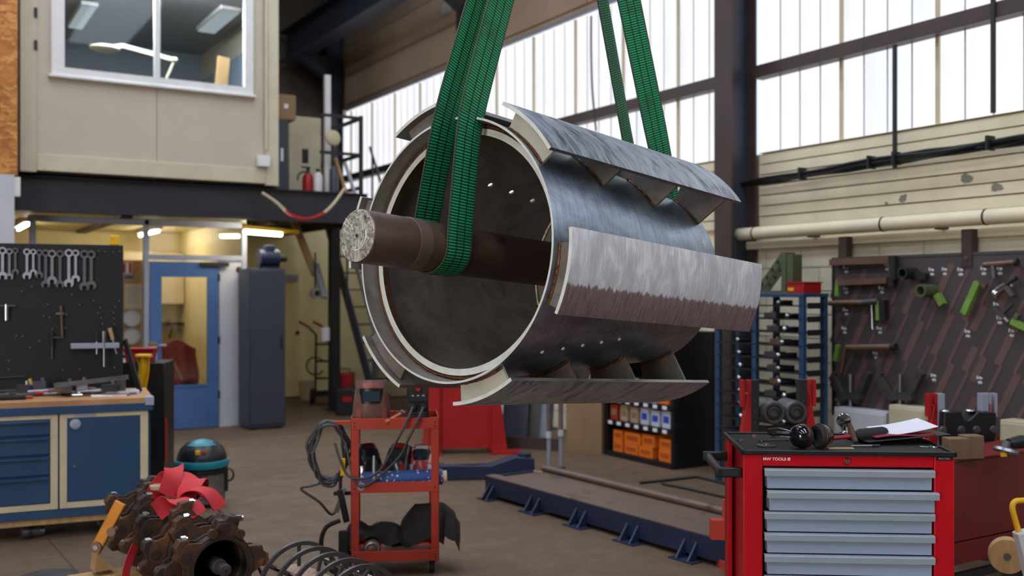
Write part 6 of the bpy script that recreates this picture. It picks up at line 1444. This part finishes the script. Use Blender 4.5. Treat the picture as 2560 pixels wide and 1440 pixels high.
wtool('cross_tool', 'dark crossed arm tool on the slotted board under the slide hammer', 'tool', 2510, 785, [('arm', M_DTOOL, B(2486, 768, 2524, 806, .03)), ('arm', M_DTOOL, B(2506, 782, 2530, 758, .025)), ('end', M_STEEL, CY(2512, 796, 2522, 806, .02))])
wtool('lever_tool', 'short green lever at the outer edge of the slotted board', 'lever', 2548, 812, [('lever', M_GRN, B(2530, 803, 2580, 826, .04)), ('post', M_DGRN, B(2537, 800, 2545, 785, .03))])
# pale boxes under the board
for (u0, u1, v0, m, lb, X) in ((2085, 2214, 1024, M_PALE, 'pale grey flat cabinet below the slotted board, beside the blue rack', 6.32), (2222, 2312, 1016, M_BEIGE, 'beige flat cabinet below the slotted board, the second one', 6.32), (2500, 2620, 1055, M_BEIGE, 'beige flat cabinet below the far end of the slotted board', 6.32)):
    a, c = on_x(u0, v0, X), on_x(u1, v0, X); h = (a.z+c.z)/2
    o = thing('wall_cabinet', lb, 'cabinet', (X, (a.y+c.y)/2, 0)); w = (a.y-c.y)/2
    MB().bx(0, .2, -w, w, 0, h).build('body', m, o, bevel=.006); MB().bx(-.012, 0, -w+.01, w-.01, .05, h-.02).build('door', m, o, bevel=.003); MB().ball((-.025, w*.6, h-.15), .012).build('knob', M_STEEL, o)
# ================================================================== ROLLER STANDS AND RED CABINET
def stand(u0, u1, vt, d, lb, var):
    k = d/FPX; w = (u1-u0)*k; c = px((u0+u1)/2, vt, d); h = c.z
    o = thing('roller_stand', lb, 'stand', (c.x, c.y, 0), -YAW+R(4), 'roller stands')
    for s_ in (-1, 1):
        x = s_*w*.32
        MB().bx(x-.025, x+.025, 0, .05, 0, h).build('perforated_post', M_DARK if var == 0 else M_GREYP, o, bevel=.002)
        for j in range(9): MB().cyl((x, -.002, h*.45+j*h*.055), (x, .0, h*.45+j*h*.055), .007, n=8).build('hole', M_DARK if var else M_DTOOL, o)
        MB().prism([(s_*w*.36, h*.1), (s_*w*.62, h*.1), (s_*w*.5, h*.72), (s_*w*.42, h*.93), (s_*w*.36, h*.95)], .0, .05, SW).build('red_cheek', M_DRED, o, bevel=.003)
        b = MB(); b.bx(s_*w*.43-.028, s_*w*.43-.010, -.0, .05, h*.86, h*1.0).bx(s_*w*.43+.010, s_*w*.43+.028, -.0, .05, h*.86, h*1.0); b.build('fork', M_DRED if s_ < 0 or var == 0 else M_GREYP, o)
        MB().bx(s_*w*.36-.16*(s_ < 0), s_*w*.36+.16*(s_ > 0), -.12, .17, .0, .05).build('foot', M_ORED, o)
    if var == 0: MB().bx(-w*.62, -w*.56, -.004, .0, h*.42, h*.72).build('worn_edge', M_BEIGE, o)
    if var == 0:
        for x in (-.045, .085):
            r_ = MB().lathe([(0, -.04), (.043, -.04), (.046, -.05), (.06, -.05), (.066, -.04), (.066, .14), (0, .14)], 32, Tm(x, 0, h*.835) @ Rm(-90, 'X')).build('roller', M_DTOOL, o)
            MB().lathe([(.025, -.052), (.038, -.048), (.041, -.041)], 28, Tm(x, 0, h*.835) @ Rm(-90, 'X')).build('roller_ring', M_DARK, r_)
        MB().bx(-w*.32, w*.32, .015, .04, h*.70, h*.76).build('crossbar', M_DARK, o)
        MB().prism([(-.40, .2), (-.29, .2), (-.29, .42), (-.325, .42), (-.325, .31), (-.40, .31)], -.03, .03, SW).build('side_bracket', M_ORED, o)
        MB().bx(-.33, -.13, .0, .03, .24, .28).build('tie_bar', M_ORED, o)
    else:
        MB().prism([(-w*.34, h*.68), (w*.36, h*.68), (w*.40, h*.76), (w*.40, h*.89), (w*.14, h*.90), (w*.02, h*.85), (-.06*w, h*.85), (-w*.10, h*.90), (-w*.34, h*.90), (-w*.36, h*.74)], -.06, .06, SW).build('clamp_block', M_BLACK, o, bevel=.006)
        for x in (-w*.28, w*.08): MB().ball((x, -.01, h*.90), (.03, .04, .012), 14, 8).build('roller_top', M_CHROME, o)
        for x in (-w*.36, -w*.1, w*.12, w*.36): MB().lathe([(0, -.072), (.02, -.07), (.026, -.06)], 14, Tm(x, 0, h*.79) @ Rm(-90, 'X')).build('bolt', M_DTOOL, o)
        MB().cyl((0, -.03, h*.25), (0, -.03, h*.69), .02, n=12).build('spindle', M_DTOOL, o); MB().cyl((0, -.03, h*.63), (0, -.03, h*.66), .03, n=12).build('collar', M_PALE, o)
    return o
stand(1852, 2044, 950, 5.75, 'red roller stand with two big dark rollers behind the chest', 0)
stand(2318, 2498, 984, 6.0, 'red roller stand with a black clamp block behind the clipboard', 1)
cq = px(2300, 1172, 5.0)
rc = thing('red_cabinet', 'dark red steel cabinet standing behind the tool chest', 'cabinet', (cq.x, cq.y, 0), R(0))
ztc = EYE-(1168-HOR)/FPX*5.0; 
MB().bx(-.0, 1.3, 0, .28, .62-.30, ztc).build('upper_body', M_MARO, rc, bevel=.004); MB().bx(-.0, 1.3, .004, .28, .2, .314).build('lower_body', M_MARO, rc, bevel=.004)
MB().bx(-.01, 1.31, -.008, .29, ztc, ztc+.012).build('top_plate', M_MARO, rc, bevel=.003)
MB().bx(.0, 1.3, .03, .06, .1, .14).build('base_bar', M_DARK, rc)
for x in (.06, 1.2): MB().bx(x, x+.06, .05, .11, 0, .2).build('leg', M_DARK, rc); MB().bx(x, x+.06, .19, .25, 0, .2).build('leg', M_DARK, rc)
def on_rc(u, v): return at_z(u, v, ztc+.012)
for (u, v, w_, h_, m, lb) in ((2400, 1150, .11, .11, M_DIMW, 'brown wooden block on the red cabinet, under the clamp stand'), (2438, 1148, .1, .12, M_DIMW, 'pale wooden block on the red cabinet beside the brown one')):
    o = MB().bx(-w_/2, w_/2, 0, .08, 0, h_).build('wooden_block', m, bevel=.004); place(o, on_rc(u, v), -YAW+R(6)); tag(o, lb, 'block')
gq = on_rc(2530, 1146)
gr = thing('angle_grinder', 'angle grinder with a bright guard lying on the red cabinet', 'angle grinder', gq, -YAW+R(10))
MB().tube([(-.02, 0, .075), (.05, 0, .085), (.2, .0, .09)], [.028, .034, .03], 14).build('body', M_BLACK, gr); MB().lathe([(0, 0), (.06, .0), (.066, .012), (.06, .026), (.02, .036), (0, .036)], 24, Tm(-.045, -.01, .03) @ Rm(14, 'Y')).build('guard', M_STEEL, gr)
MB().cyl((-.045, -.01, .05), (-.03, 0, .085), .024, n=14).build('gear_head', M_DTOOL, gr); MB().box((-.085, -.05, .03), (.03, .012, .02)).build('mark', M_YEL, gr); MB().bx(.1, .2, -.03, .03, 0, .065).build('support', M_BLACK, gr)
# yellow handled barrow part at the frame edge
yd = 4.3
yh = thing('tubular_handle', 'yellow tubular handle on a pale tool leaning beside the red cabinet', 'tool handle', cw((2545-1280)/FPX*yd, yd, 0), -YAW)
zf = lambda v: EYE-(v-HOR)/FPX*yd
xf = lambda u: (u-2545)/FPX*yd
MB().tube(spline([(xf(2553), 0, zf(1352)), (xf(2541), 0, zf(1310)), (xf(2531), 0, zf(1270)), (xf(2538), 0, zf(1254)), (xf(2556), 0, zf(1251)), (xf(2600), 0, zf(1250))], 5), .012, 10).build('handle', M_YEL, yh)
MB(Tm(xf(2562), 0, zf(1385)) @ Rm(-14, 'Y')).bx(-.02, .05, -.03, .03, -.56, .10).build('body', M_PALE, yh, bevel=.006)
MB().bx(xf(2545), xf(2640), -.05, .05, .0, .02).build('foot', M_DARK, yh); MB().bx(xf(2560), xf(2580), -.02, .02, .0, .14).build('leg', M_DARK, yh)
wq = cw((2518-1280)/FPX*4.45, 4.45, 0); o = thing('wooden_disc', 'round worn wooden wheel beside the yellow handle', 'wheel', wq, -YAW+R(-25))
zc_ = EYE-(1388-HOR)/FPX*4.45
MB().lathe([(0, -.03), (.075, -.03), (.078, -.02), (.078, .03), (0, .03)], 28, Tm(0, 0, zc_) @ Rm(-90, 'X')).build('disc', M_PLY, o); MB().cyl((0, -.035, zc_), (0, .05, zc_), .016, n=12).build('axle', M_DTOOL, o)
MB().bx(-.02, .02, .03, .05, 0, zc_+.02).build('bracket', M_DARK, o); MB().bx(-.08, .08, -.02, .12, 0, .015).build('base', M_DARK, o)
